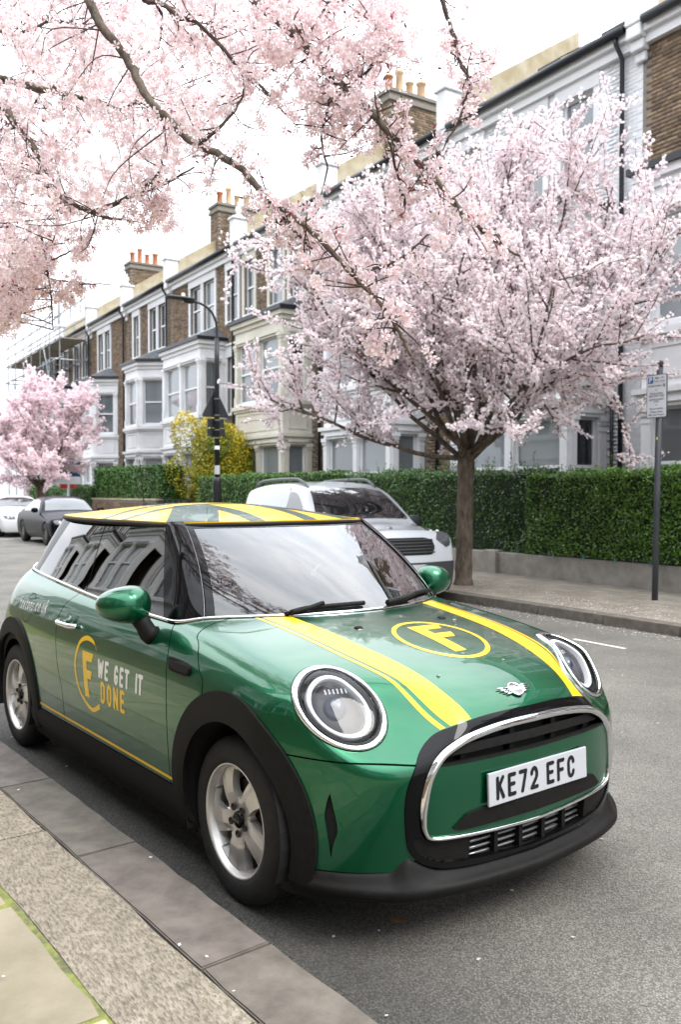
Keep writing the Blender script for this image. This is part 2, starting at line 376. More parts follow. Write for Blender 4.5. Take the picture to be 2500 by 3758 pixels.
def glassmat(name, tint, refl=1.0, rough=0.0):
    m = bpy.data.materials.new(name); m.use_nodes = True; t = m.node_tree; t.nodes.clear()
    o = nd(t, 'ShaderNodeOutputMaterial'); mix = nd(t, 'ShaderNodeMixShader'); tr = nd(t, 'ShaderNodeBsdfTransparent'); gl = nd(t, 'ShaderNodeBsdfGlossy'); fr = nd(t, 'ShaderNodeFresnel')
    fr.inputs['IOR'].default_value = 1.52; tr.inputs['Color'].default_value = (*tint, 1); gl.inputs['Roughness'].default_value = rough
    mul = nd(t, 'ShaderNodeMath', operation='MULTIPLY'); mul.inputs[1].default_value = refl; mul.use_clamp = True
    t.links.new(fr.outputs[0], mul.inputs[0]); t.links.new(mul.outputs[0], mix.inputs[0]); t.links.new(tr.outputs[0], mix.inputs[1]); t.links.new(gl.outputs[0], mix.inputs[2]); t.links.new(mix.outputs[0], o.inputs[0])
    MATS[name] = m; return m
GLASS = glassmat('windscreen_glass', (.52, .57, .54), 2.5)
GLASS_SIDE = glassmat('side_glass', (.22, .25, .23), 2.2)
LENS = glassmat('lamp_glass', (.93, .94, .95), .7)
# ------------------------------------------------------------------ base surfaces
def body_grid(n1=64, n2=230, n3=36, nv=120):
    XF, XR, Z0 = .12, -2.45, .5
    O = []; D = []
    ya = np.concatenate([np.linspace(0, 90, n1, endpoint=False), np.full(n2, 90.), np.linspace(90, 180, n3)])
    xs = np.concatenate([np.full(n1, XF), np.linspace(XF, XR, n2), np.full(n3, XR)])
    el = np.linspace(-48, 90, nv)
    Y, EL = np.meshgrid(np.radians(ya), np.radians(el), indexing='ij'); X = np.repeat(xs[:, None], nv, 1)
    D = np.stack([np.cos(Y)*np.cos(EL), -np.sin(Y)*np.cos(EL), np.sin(EL)], -1).reshape(-1, 3)
    O = np.stack([X, np.zeros_like(X), np.full_like(X, Z0)], -1).reshape(-1, 3)
    V = solve(body_f, O, D, 1.6)
    return S(V, gtri(len(ya), nv), grad(body_f, V)).orient()
BODY = body_grid()
def patch(fun, o0, du, dv, d, nu, nv, t1=1.0):
    u, v = np.meshgrid(np.linspace(0, 1, nu), np.linspace(0, 1, nv), indexing='ij')
    O = np.asarray(o0, float)+u.reshape(-1, 1)*np.asarray(du, float)+v.reshape(-1, 1)*np.asarray(dv, float)
    V = solve(fun, O, np.repeat(np.asarray(d, float)[None], len(O), 0), t1); return S(V, gtri(nu, nv), grad(fun, V)).orient()
# ------------------------------------------------------------------ outlines, side view (x,z) and front view (y,z)
ACF, ACR = (.025, .35), (-2.45, .31)
def circ(V, c, r): return np.hypot(V[:, 0]-c[0], V[:, 2]-c[1])-r
SEAM2 = [(-.42, 1.2), (-.40, .95), (-.30, .885), (-.208, .805), (-.16, .735), (-.15, .3)]
DOORF = [(-.70, 1.2), (-.60, .96), (-.55, .905), (-.493, .845), (-.453, .723), (-.439, .553), (-.43, .25)]
DOORR = [(-1.60, 1.2), (-1.655, .98), (-1.712, .922), (-1.74, .84), (-1.717, .739), (-1.67, .596), (-1.615, .469), (-1.61, .2)]
def xcurve(pts, n=8):
    q = spline(pts, n); o = np.argsort(q[:, 1]); zz, xx = q[o, 1], q[o, 0]
    return lambda V: (V[:, 0]-np.interp(V[:, 2], zz, xx))*.85
s2, dF, dR = xcurve(SEAM2), xcurve(DOORF), xcurve(DOORR)
zseam = lambda V: V[:, 2]-(.603+.07*(np.abs(V[:, 1])-.51))
GR = [(0, .727), (.16, .726), (.285, .717), (.36, .70), (.42, .673), (.49, .618), (.53, .55), (.543, .48), (.54, .40), (.527, .33), (.49, .288), (.43, .262), (.36, .25), (.20, .240), (0, .232)]
GRP = spline(GR+[(-a, b) for a, b in GR[-2:0:-1]], 5, True)
CH = [(0, .690), (.167, .686), (.303, .671), (.37, .650), (.43, .615), (.468, .565), (.486, .49), (.488, .43), (.478, .385), (.452, .364), (.36, .357), (.114, .347), (0, .345)]
CHP = spline(CH+[(-a, b) for a, b in CH[-2:0:-1]], 5, True)
yz = lambda V: V[:, 1:3]
xz = lambda V: V[:, [0, 2]]
grill = lambda V: polysd(yz(V), GRP)+np.where(V[:, 0] < .3, 5, 0)
# lamp ellipse in its plane
LPR = np.array([LP[0], -LP[1], LP[2]]); LNR = np.array([LN[0], -LN[1], LN[2]])
LEV = np.array([0, 0, 1.])-LNR*LNR[2]; LEV /= np.linalg.norm(LEV); LEU = np.cross(LNR, LEV)
def pix_ellipse(cx, cy, hw, hh, off, n=48):       # outline of the near lamp in the photo, on the body surface
    Lc = np.linalg.cholesky(np.array([[hw**2, off*hw], [off*hw, hh**2]])); o = []
    for t in np.linspace(0, 2*math.pi, n, endpoint=False):
        q = np.array([cx, cy])+Lc@np.array([math.cos(t), math.sin(t)]); o.append(ray(*((np.array([1000, 2350])+q*.3508)/(2500/1568))))
    return cast(body_f, np.array(o), 2, 4.5)
RING = pix_ellipse(701, 709, 500, 450, 168)
def lamp_uv(V):
    q = V-LPR; return np.stack([q@LEU, q@LEV], 1)
RUV = lamp_uv(RING)
def lamp_e(V):
    return polysd(lamp_uv(V), RUV)+np.where(np.linalg.norm(V-LPR, axis=1) > .32, 5, 0)
car = thing('parked_car', 'dark green small hatchback with yellow stripes parked at the near kerb', 'car', (0, 0, 0))
PAR = car
def both(s, name, mat, skirt=.010, parent=None):
    """right and mirrored left copy of a side panel"""
    if skirt: s = s.skirt(skirt)
    a = s.obj(name, mat, parent or car); b = s.mirror().obj(name, mat, parent or car); return a, b
GAP = .0028
B0 = BODY.clip(lambda V: .19-V[:, 2])
aF = lambda V: circ(V, ACF, .418); aR = lambda V: circ(V, ACR, .448)
notin = lambda f, g=0: (lambda V: g-f(V))
outside_glass = lambda V: np.where(V[:, 2] < .84, -1, .010-glass_f(V))
# bonnet (whole width, one clamshell)
bon = B0.clip(lambda V: GAP-zseam(V)).clip(lambda V: GAP-s2(V)).clip(outside_glass).clip(notin(grill, .001)).clip(notin(aF, .0)).clip(lambda V: .004-lamp_e(V))
bon = bon.join(bon.mirror()).skirt(.012)
bonnet = bon.obj('bonnet', PAINT, car)
bum = B0.clip(lambda V: GAP+zseam(V)).clip(lambda V: -.1-V[:, 0]).clip(notin(grill, .001)).clip(notin(aF)).clip(lambda V: np.interp(np.abs(V[:, 1]), [0, .5, .56, .8], [.24, .30, .262, .262])-V[:, 2])
SLOT = [(-.733, .545), (-.740, .44), (-.722, .300), (-.711, .40)]
bum = bum.clip(lambda V: -polysd(yz(V), SLOT))
both(bum, 'front_bumper_corner', PAINT, .015)
sill = lambda V: V[:, 2]-.330
scu = B0.clip(lambda V: s2(V)+GAP).clip(lambda V: GAP-dF(V)).clip(outside_glass).clip(notin(aF)).clip(notin(sill))
both(scu, 'wing_panel', PAINT)
dor = B0.clip(lambda V: dF(V)+GAP).clip(lambda V: GAP-dR(V)).clip(outside_glass).clip(notin(aF)).clip(notin(sill))
doors = both(dor, 'door', PAINT)
qua = B0.clip(lambda V: dR(V)+GAP).clip(outside_glass).clip(notin(aR)).clip(lambda V: np.where(V[:, 0] > -2.5, .330, .30)-V[:, 2])
quarter = both(qua, 'rear_quarter_panel', PAINT)
# dark inner shell, with wheel wells
inn = BODY.clip(lambda V: .15-V[:, 2]).clip(lambda V: .325-circ(V, ACF, 0)).clip(lambda V: .325-circ(V, ACR, 0)).clip(lambda V: np.where(V[:, 2] < .84, -1, .0-glass_f(V))).clip(notin(grill, -.012)).clip(lambda V: -.01-lamp_e(V))
inn = inn.off(-.011); inn = inn.join(inn.mirror()); inn.obj('inner_shell', DARK, car)
# wheel housings: half drums
for cx in (0.02, -2.475):
    for sg in (-1, 1):
        mb = MB(); n = 22
        V = []; F = []
        for i in range(n+1):
            a = math.radians(-25+230*i/n)
            for yy in (.835, .52): V.append((cx+.338*math.cos(a), sg*yy, .335+.338*math.sin(a)))
        V += [(cx, sg*.52, .335)]; c = len(V)-1
        for i in range(n): F += [(2*i, 2*i+1, 2*i+3, 2*i+2), (2*i+1, c, 2*i+3)]
        mb.add(V, F); mb.build('wheel_housing', DARK, car)
# floor pan
MB().box(-2.9, .5, -.62, .62, .17, .20).build('floor_pan', DARK, car)
# plastic arches, proud of the body
def arch(af, ai, lim):
    s = BODY.clip(lambda V: af(V)-.004).clip(lambda V: .0-ai(V)).clip(lambda V: .215-V[:, 2]).clip(lim)
    f = ai(s.V); s = S(s.V+s.N*np.clip(.010+.012*np.clip(f/.03, 0, 1)*np.clip((.09-f)/.03, 0, 1), 0, .02)[:, None], s.T, s.N)
    return s
ar1 = arch(aF, lambda V: circ(V, (.03, .33), .336), lambda V: V[:, 0]-.6)
ar1 = S(ar1.V, ar1.T, ar1.N); both(ar1, 'wheel_arch_trim', PLASTIC, .02)
ar2 = arch(aR, lambda V: circ(V, (-2.45, .31), .362), lambda V: -2.95-V[:, 0])
both(ar2, 'wheel_arch_trim', PLASTIC, .02)
sl = BODY.clip(lambda V: V[:, 2]-.322).clip(lambda V: .17-V[:, 2]).clip(lambda V: circ(V, ACF, 0)*-1+.335).clip(lambda V: .335-circ(V, ACR, 0)).clip(lambda V: np.maximum(V[:, 0]+.28, -2.19-V[:, 0]))
zz = sl.V[:, 2]; bul = np.clip((.322-zz)/.02, 0, 1)*.016+np.clip((.25-zz)/.05, 0, 1)*-.02
sl = S(sl.V+sl.N*(bul*np.clip((zz-.16)/.02, 0, 1))[:, None], sl.T, sl.N); both(sl, 'sill_trim', PLASTIC, .02)
# ------------------------------------------------------------------ front end
def front_patch(y0, y1, z0, z1, ny, nz): return patch(body_f, (.2, y0, z0), (0, y1-y0, 0), (0, 0, z1-z0), (1, 0, 0), ny, nz, .8)
FP = front_patch(-.58, .58, .2, .76, 232, 112)
low = lambda V: np.maximum(np.maximum(grill(V)+.020, V[:, 2]-np.interp(np.abs(V[:, 1]), [0, .45, .5], [.336, .352, .375])), 0*V[:, 2]-1)
fr = FP.clip(grill).clip(lambda V: .012-polysd(yz(V), CHP)).clip(lambda V: -low(V)); fr = fr.off(.006).skirt(.03); frame = fr.obj('grille_surround', GLOSSBLACK, car)
# chrome ring: flattened tube along the outline on the surface
def on_noses(YZ, d=0.0):
    YZ = np.asarray(YZ, float); O = np.concatenate([np.full((len(YZ), 1), .2), YZ], 1); V = solve(body_f, O, np.repeat([[1., 0, 0]], len(YZ), 0), .8); return V+grad(body_f, V)*d
def on_nose(y, z, d=0.0): return on_noses([(y, z)], d)[0]
path = on_noses(CHP, .008); topw = np.clip((CHP[:, 1]-.36)/.12, 0, 1)
Vt, Ft = tube(path, .0065+.0085*topw, 10, closed=True, flat=1.0); mk('chrome_ring', Vt, Ft, CHROME, car, True)
inner = lambda V: polysd(yz(V), CHP)
green = FP.clip(lambda V: inner(V)+.004).clip(lambda V: V[:, 2]-.594).clip(lambda V: .3-V[:, 2]).off(.004).skirt(.03)
panel = green.obj('grille_panel', PAINT, car)
grey_lip = FP.clip(lambda V: inner(V)+.008).clip(lambda V: np.abs(V[:, 2]-.599)-.004).off(.006).skirt(.02); grey_lip.obj('grille_lip', PLASTIC, car)
rec = FP.clip(inner).clip(lambda V: .58-V[:, 2]).off(-.05); rec.obj('grille_recess', DARK, car)
bar = FP.clip(lambda V: inner(V)+.012).clip(lambda V: np.abs(V[:, 2]-(.642-.035*V[:, 1]**2))-.015).off(-.006).skirt(.03); slat = bar.obj('grille_slat', PLASTIC, car)
for yy in (-.32, -.1, .12, .33):
    p = on_nose(yy, .64); MB().box(p[0]-.05, p[0]-.018, yy-.012, yy+.012, .60, .68).build('grille_rib', PLASTIC, car)
BARP = [(-.385, .386), (-.335, .428), (-.27, .438), (.27, .438), (.335, .428), (.385, .386), (.36, .378), (-.36, .378)]
FP2 = front_patch(-.42, .42, .36, .46, 168, 40)
FP2.clip(lambda V: polysd(yz(V), BARP)).off(.011).skirt(.012).obj('plate_bracket', PLASTIC, car)
# lower grille
FP.clip(low).off(-.06).obj('lower_grille_recess', DARK, car)
for sg in (-1, 1):
    fog = FP.clip(low).clip(lambda V: .305-sg*V[:, 1]).off(-.004); rid = np.abs(((fog.V[:, 2]*110) % 1)-.5)
    fog = S(fog.V+fog.N*(rid*.006)[:, None], fog.T, fog.N).skirt(.04); o = mk('fog_lamp_grille', fog.V, np.ascontiguousarray(fog.T), PLASTIC, car, False)
for zz in (.262, .285, .308):
    p = on_noses([(y, zz) for y in np.linspace(-.30, .30, 15)], -.03); V_, F_ = tube(p, .0055, 6); mk('lower_grille_slat', V_, F_, SATIN, car, True)
for yy in (-.18, -.06, .06, .18):
    p = on_nose(yy, .29); MB().box(p[0]-.04, p[0]-.008, yy-.009, yy+.009, .25, .335).build('lower_grille_rib', PLASTIC, car)
# chin lip swept round the nose
cols = []
yl = np.concatenate([np.linspace(-.785, -.5, 26), np.linspace(-.48, .48, 40), np.linspace(.5, .785, 26)])
zt_ = np.interp(np.abs(yl), [0, .30, .44, .53, .575, .70, .79], [.236, .242, .258, .318, .266, .262, .262]); BB_ = on_noses(np.stack([yl, zt_], 1)); NN_ = grad(body_f, BB_)
for y, b, n in zip(yl, BB_, NN_):
    ztop = np.interp(abs(y), [0, .30, .44, .53, .575, .70, .79], [.236, .242, .258, .318, .266, .262, .262])
    n = np.array([n[0], n[1], 0]); n /= np.linalg.norm(n)
    e = np.interp(abs(y), [0, .55, .79], [.050, .040, .014]); zb = np.interp(abs(y), [0, .6, .79], [.198, .205, .212])
    prof = [(b-n*.03, ztop+.002), (b+n*.003, ztop), (b+n*(e*.35), zb+(ztop-zb)*.42), (b+n*e*.9, zb+.012), (b+n*e, zb), (b+n*(e-.004), zb-.022), (b+n*(e-.03), zb-.042), (b-n*.10, zb-.042)]
    cols.append([(q[0], q[1], z) for q, z in prof])
A = np.array(cols); k = A.shape[1]; m_ = A.shape[0]
Q = np.array([(i*k+j, i*k+j+1, (i+1)*k+j+1, (i+1)*k+j) for i in range(m_-1) for j in range(k-1)])
lip = mk('chin_spoiler', A.reshape(-1, 3), Q, PLASTIC, car, True)
lip.modifiers.new('sub', 'SUBSURF').levels = 1; lip.modifiers['sub'].render_levels = 1
MB().add([on_nose(*q, -.02) for q in SLOT], [(0, 1, 2, 3)]).build('air_slot', DARK, car)
# number plate
pc = np.array([.7375, 0, .44])
plate = MB().box(-.006, .004, -.26, .26, 0, .111).build('number_plate', pm('plate_white', (.43, .44, .46), .25, coat=.3), car, bevel=.003)
plate.location = pc; plate.rotation_euler = (0, -.04, 0)
g = 480; u, v = np.meshgrid(np.linspace(-.25, .25, 420), np.linspace(.002, .108, 96), indexing='ij')
LS = S(np.stack([np.full(u.size, .0056), u.ravel(), v.ravel()], 1), gtri(420, 96), np.repeat([[1., 0, 0]], u.size, 0)).orient()
tx = 'KE72 EFC'; adv = [1, 1, 1, 1, .5, 1, 1, 1]
PBL = pm('plate_black', (.006, .006, .007), .3)
def letters(surf, proj, text, x0, z0, h, adv, wid, stroke, name, mat, parent, slant=0.0):
    x = x0                                            # one object for each character
    for ch, ad in zip(text, adv):
        if ch != ' ':
            c = surf.clip(lambda V: np.maximum(np.maximum(x-.02-proj(V)[:, 0], proj(V)[:, 0]-x-wid*ad-.02), proj(V)[:, 1]-z0-h-.03)).clip(lambda V: glyph_f(proj(V), ch, x, z0, h, [ad], wid, stroke, slant)); c.obj(name, mat, parent)
        x += ad*wid*1.16
letters(LS, yz, tx, -.230, .0165, .079, adv, .0495, .0138, 'registration_letter', PBL, plate)
# bonnet graphics
def top_patch(x0, x1, y0, y1, nx, ny): return patch(body_f, (x0, y0, .55), (x1-x0, 0, 0), (0, y1-y0, 0), (0, 0, 1), nx, ny, .8)
HP = top_patch(-.36, .70, -.56, .56, 265, 280)
SI = spline([(-.40, .368), (-.18, .366), (0., .358), (.19, .350), (.35, .328), (.47, .310), (.56, .297), (.66, .272), (.72, .26)], 6)
SO = spline([(-.40, .500), (-.23, .492), (0., .487), (.2, .478), (.35, .455), (.45, .43), (.52, .412), (.60, .392), (.66, .374), (.72, .36)], 6)
yi = lambda V: np.interp(V[:, 0], SI[:, 0], SI[:, 1]); yo = lambda V: np.interp(V[:, 0], SO[:, 0], SO[:, 1])
hb = HP.clip(lambda V: GAP*1.2-s2(V)).clip(lambda V: np.where(V[:, 2] < .84, -1, .013-glass_f(V))).clip(notin(grill, .003)).off(.0009)
for sg in (-1, 1):
    st = hb.clip(lambda V: np.maximum(yi(V)-sg*V[:, 1], sg*V[:, 1]-(yo(V)-.026))); th = hb.clip(lambda V: np.maximum((yo(V)-.013)-sg*V[:, 1], sg*V[:, 1]-yo(V)))
    st.obj('bonnet_stripe', YELLOW, bonnet); th.obj('pin_stripe', YELLOW, bonnet)
LH = top_patch(.0, .46, -.22, .22, 240, 230).off(.0009)
LH.clip(lambda V: np.abs(np.hypot((V[:, 0]-.232)/.198, (V[:, 1]-.006)/.190)-.95)*.19-.0092).obj('logo_ring', YELLOW, bonnet)
HF = [(.093, -.046), (.093, .122), (.143, .098), (.143, .014), (.190, .014), (.190, .105), (.238, .082), (.238, .014), (.368, .014), (.368, -.046)]
LH.clip(lambda V: polysd(V[:, :2], HF)).obj('logo_letter', YELLOW, bonnet)
for y in (-.232, .223):
    p = solve(body_f, np.array([[.012, y, .6]]), np.array([[0, 0, 1.]]), .8)[0]
    V_, F_ = lathe([(0, .008), (.010, .007), (.016, 0), (.016, -.004)], 14); mk('washer_jet', [(p[0]+a*1.1, p[1]+b*1.3, p[2]+c) for a, b, c in V_], F_, PLASTIC, bonnet, True)
# winged badge
ep = solve(body_f, np.array([[.622, 0, .55]]), np.array([[0, 0, 1.]]), .6)[0]; en = grad(body_f, ep[None])[0]
eu = np.array([0, 1., 0]); ev = np.cross(en, eu)*1.0
ev = ev if ev[2] > 0 else -ev
badge = MB()
def bp(u, v, w): return ep+eu*u+ev*v+en*w
ring = [bp(.0285*math.cos(t), .0285*math.sin(t), .006) for t in np.linspace(0, 2*math.pi, 30, endpoint=False)]
badge.tube(ring, .0042, 8, closed=True)
for sg in (-1, 1):
    for i, (v, l) in enumerate(((.015, .082), (.005, .074), (-.005, .064), (-.014, .054))):
        badge.tube([bp(sg*.026, v*.9, .005), bp(sg*l, v, .006)], .0032, 6)
bo = badge.build('badge', CHROME, bonnet, True)
MB().add([bp(0, 0, .006)]+[bp(.027*math.cos(t), .027*math.sin(t), .004) for t in np.linspace(0, 2*math.pi, 24, endpoint=False)], [(0, 1+i, 1+(i+1) % 24) for i in range(24)]).build('badge_field', SATIN, bo, True)
u, v = np.meshgrid(np.linspace(-.026, .026, 150), np.linspace(-.012, .012, 60), indexing='ij')
BS = S(np.stack([u.ravel(), v.ravel(), 0*u.ravel()], 1), gtri(150, 60), np.repeat([[0, 0, 1.]], u.size, 0))
BL = BS.clip(lambda V: glyph_f(V[:, :2], 'MINI', -.0235, -.0075, .015, [1.2, .55, 1.2, .55], .0115, .0036)); BL = S(np.array([bp(a, b, .0078) for a, b, _ in BL.V]), BL.T, np.repeat(en[None], len(BL.V), 0)).orient()
BL.obj('badge_letters', CHROME, bo)
# ------------------------------------------------------------------ headlamps
BOWL = pm('lamp_bowl', (.04, .041, .045), .45, metal=.3); DRL = pm('lamp_ring', (.88, .89, .90), .5)
def headlamp(sgn):
    m = np.array([1, sgn, 1.]); R_ = RING*np.array([1, -sgn*-1, 1]) if False else RING.copy()
    C0 = R_.mean(0); nn = LNR.copy(); C0 = C0+nn*.012
    hg_ = (R_-C0)@nn; fl_ = (R_-C0)-hg_[:, None]*nn
    def P(r, i, h): return C0+fl_[i]*r+nn*(hg_[i]*r**2.5+h)
    n = len(R_)
    def band(name, mat, prof, parent, smooth=True):
        V = [P(r, i, h) for i in range(n) for r, h in prof]; k = len(prof)
        F = [(i*k+j, ((i+1) % n)*k+j, ((i+1) % n)*k+j+1, i*k+j+1) for i in range(n) for j in range(k-1)]
        V = np.array(V)
        if np.cross(V[F[k//2][1]]-V[F[k//2][0]], V[F[k//2][2]]-V[F[k//2][0]])@nn < 0 and name == 'lens': F = [f[::-1] for f in F]
        if sgn > 0: V = V*np.array([1, -1, 1]); F = [f[::-1] for f in F]
        return mk(name, V, F, mat, parent, smooth)
    dome = lambda r: .024*(1-r*r)
    lamp = band('headlight', BOWL, [(.86, -.004), (.80, -.05), (.70, -.075), (.45, -.088), (.2, -.09), (.0, -.09)], car)
    band('chrome_bezel', CHROME, [(1.005, -.012), (1.005, .003), (.985, .009), (.93, .011), (.875, .006), (.862, -.004)], lamp)
    band('seal_ring', GLOSSBLACK, [(.868, .004), (.855, .008), (.83, .008), (.82, -.006)], lamp)
    band('daytime_light_ring', DRL, [(.70, -.03), (.695, -.010), (.68, -.004), (.62, -.004), (.60, -.008), (.59, -.035)], lamp)
    band('inner_trim_ring', pm('lamp_trim%d' % sgn, (.03, .03, .033), .5, metal=.3), [(.585, -.03), (.56, -.026), (.53, -.036), (.40, -.048), (.2, -.052), (0, -.052)], lamp)
    c = C0-nn*.035+(LEV*.012)
    V_, F_ = lathe([(0, .024), (.010, .023), (.020, .019), (.029, .011), (.034, 0), (.040, -.004), (.044, -.02)], 26)
    A3 = LEU; B3 = np.cross(nn, A3); V_ = [c+A3*a+B3*b+nn*d for a, b, d in V_]; V_ = np.array(V_)*(np.array([1, -1, 1]) if sgn > 0 else 1)
    mk('projector_lens', V_, F_ if sgn < 0 else [f[::-1] for f in F_], pm('projector_glass', (.03, .04, .07), .03, coat=1), lamp, True)
    mb = MB()
    for k in range(6):
        a = C0+LEU*(-.045+.015*k)+LEV*.055-nn*.03; mb.tube([a, a+LEV*.02-nn*.004], .004, 5)
    mb.V = [tuple(np.array(v)*(np.array([1, -1, 1]) if sgn > 0 else 1)) for v in mb.V]
    if sgn > 0: mb.F = [f[::-1] for f in mb.F]
    mb.build('reflector_fins', SATIN, lamp)
    band('lens', LENS, [(.85, .006+dome(.85)-.012)]+[(r, dome(r)+.0) for r in (.8, .7, .6, .5, .4, .3, .2, .1, .0)], lamp)
headlamp(-1); headlamp(1)
# ------------------------------------------------------------------ greenhouse
def glass_grid(n1=90, n2=110, n3=40, nz=90):
    XF, XR = -1.2, -2.2
    ya = np.concatenate([np.linspace(0, 90, n1, endpoint=False), np.full(n2, 90.), np.linspace(90, 180, n3)])
    xs = np.concatenate([np.full(n1, XF), np.linspace(XF, XR, n2), np.full(n3, XR)]); zs = np.linspace(.88, 1.345, nz)
    Y, Z = np.meshgrid(np.radians(ya), zs, indexing='ij'); X = np.repeat(xs[:, None], nz, 1)
    O = np.stack([X, 0*X, Z], -1).reshape(-1, 3); D = np.stack([np.cos(Y), -np.sin(Y), 0*Y], -1).reshape(-1, 3)
    V = solve(glass_f, O, D, 1.8); return S(V, gtri(len(ya), nz), grad(glass_f, V)).orient()
GH = glass_grid().clip(lambda V: -.012-body_f(V))
wA = lambda V: np.abs(V[:, 1])-np.interp(V[:, 2], [.90, .935, 1.327, 1.36], [.664, .655, .522, .511])
wsf = lambda V: np.maximum(wA(V), -1.15-V[:, 0])
xA = lambda V: V[:, 0]-np.interp(V[:, 2], [.95, 1.32], [-.70, -.985])
xB = lambda V: V[:, 0]-np.interp(V[:, 2], [.96, 1.31], [-1.60, -1.70])
xC = lambda V: V[:, 0]-np.interp(V[:, 2], [1.0, 1.33], [-2.52, -2.27])
ws_ = GH.clip(lambda V: wsf(V)+.030); ws_ = ws_.join(ws_.mirror()); screen = ws_.obj('windscreen', GLASS, car)
bd = GH.clip(lambda V: wsf(V)+.002).clip(lambda V: -.030-wsf(V)); both(bd, 'windscreen_side_border', GLOSSBLACK, 0)
hd = GH.clip(lambda V: wsf(V)+.030).clip(lambda V: 1.318-V[:, 2]).off(.001); hd = hd.join(hd.mirror()); hd.obj('windscreen_top_border', GLOSSBLACK, car)
pil = GH.clip(lambda V: .002-wsf(V)).clip(lambda V: .002-xA(V)).off(.006).skirt(.02); both(pil, 'windscreen_pillar', GLOSSBLACK, 0)
both(GH.clip(lambda V: xA(V)+.003).clip(lambda V: .008-xB(V)), 'door_window', GLASS_SIDE, 0)
both(GH.clip(lambda V: np.abs(xB(V))-.008).off(-.001), 'door_pillar', GLOSSBLACK, 0)
both(GH.clip(lambda V: xB(V)+.008).clip(lambda V: .003-xC(V)), 'quarter_window', GLASS_SIDE, 0)
rear = GH.clip(lambda V: xC(V)-.0); rear = rear.join(rear.mirror()); rear.obj('rear_pillar_and_hatch', GLOSSBLACK, car)
# bright line along the windscreen pillar
for sg in (-1, 1):
    pts = []
    for z in np.linspace(.945, 1.325, 14):
        w = np.interp(z, [.935, 1.327], [.657, .524]); p = solve(glass_f, np.array([[-1.3, -w, z]]), np.array([[1., 0, 0]]), 1.3)[0]
        pts.append(p+grad(glass_f, p[None])[0]*.006)
    V_, F_ = tube(pts, .0012, 6); V_ = np.array(V_)*np.array([1, -sg*-1 if sg < 0 else -1, 1]) if sg > 0 else np.array(V_)
    mk('pillar_trim', V_, F_, SATIN, car, True)
# chrome waistline: where the glasshouse meets the body
wa = np.concatenate([np.radians(np.linspace(0, 90, 60)), np.full(30, math.pi/2), np.radians(np.linspace(94, 180, 24))]); wx = np.concatenate([np.full(60, -1.2), np.linspace(-1.24, -2.2, 30), np.full(24, -2.2)])
lo = np.full(len(wa), .86); hi = np.full(len(wa), 1.12); wd = np.stack([np.cos(wa), -np.sin(wa), 0*wa], 1)
for _ in range(22):
    zm = (lo+hi)/2; wp = solve(glass_f, np.stack([wx, 0*wx, zm], 1), wd, 1.8); s_ = body_f(wp) < 0; lo = np.where(s_, zm, lo); hi = np.where(s_, hi, zm)
wn = grad(glass_f, wp); wn[:, 2] = 0; wn /= np.linalg.norm(wn, axis=1)[:, None]; wp = wp+wn*.008+np.array([0, 0, .001])
wp = np.array(wp); full = np.concatenate([wp[::-1], wp[1:]*np.array([1, -1, 1])])
V_, F_ = tube(full, .0078, 8, flat=1.0); mk('waistline_trim', V_, F_, CHROME, car, True)
# ------------------------------------------------------------------ roof
RO = [(-.815, 0), (-.822, .2), (-.855, .4), (-.885, .5), (-.925, .555), (-1.02, .588), (-1.4, .600), (-1.75, .605), (-2.1, .596), (-2.36, .567), (-2.52, .50), (-2.62, .36), (-2.67, 0)]
RO = [(a-.012*(a > -1.2), b*.972) for a, b in RO]
ROP = spline(RO+[(a, -b) for a, b in RO[-2:0:-1]], 7, True)
nx, ny = 320, 210; gx, gy = np.meshgrid(np.linspace(-2.72, -.78, nx), np.linspace(-.63, .63, ny), indexing='ij'); gz = roof_z(gx, gy)
def rf(P): return P[:, 2]-roof_z(P[:, 0], P[:, 1])
Vr = np.stack([gx, gy, gz], -1).reshape(-1, 3); RS = S(Vr, gtri(nx, ny), grad(rf, Vr)).orient().clip(lambda V: polysd(V[:, :2], ROP))
roof = RS.skirt(.012, (0, 0, -1)).obj('roof', YELLOW, car)
RGREEN = pm('roof_green', (.002, .045, .03), .3, coat=.3, coat_r=.02, spec=.35)
def seg(V, a, b, w):
    a, b = np.array(a), np.array(b); e = b-a; L_ = np.linalg.norm(e); e /= L_; q = V[:, :2]-a; return np.maximum(np.abs(q@np.array([-e[1], e[0]]))-w/2, np.maximum(-(q@e), q@e-L_))
RD = RS.off(.0012)
decal = []
for x in (-1.692, -1.448): decal.append(RD.clip(lambda V: np.abs(V[:, 0]-x)-.029))
for y in (-.172, .137): decal.append(RD.clip(lambda V: np.abs(V[:, 1]-y)-.042).clip(lambda V: np.minimum(-1.424-V[:, 0], V[:, 0]+1.716)))
def diag(a, b, w): return RD.clip(lambda V: seg(V, a, b, w)).clip(lambda V: .214-np.abs(V[:, 1]) if a[1] < 0 else .179-np.abs(V[:, 1]))
decal += [diag((-.80, -.58), (-1.45, -.20), .185), diag((-.74, -.465), (-1.30, -.16), .058), diag((-.74, .50), (-1.42, .10), .125), diag((-2.6, -.46), (-1.7, -.18), .12), diag((-2.6, .5), (-1.7, .1), .1)]
for d in decal: d.obj('roof_stripe', RGREEN, roof)
op = np.array([(a, b, roof_z(np.array([a]), np.array([b]))[0]-.016) for a, b in ROP])
V_, F_ = tube(op, .0105, 8, closed=True); mk('roof_edge_trim', V_, F_, PLASTIC, car, True)
rb = RS.off(0); rb = S(rb.V-np.array([0, 0, .03]), rb.T[:, ::-1].copy(), -rb.N); rb.obj('headliner', DARK, car)
az = roof_z(np.array([-2.45]), np.array([0.]))[0]
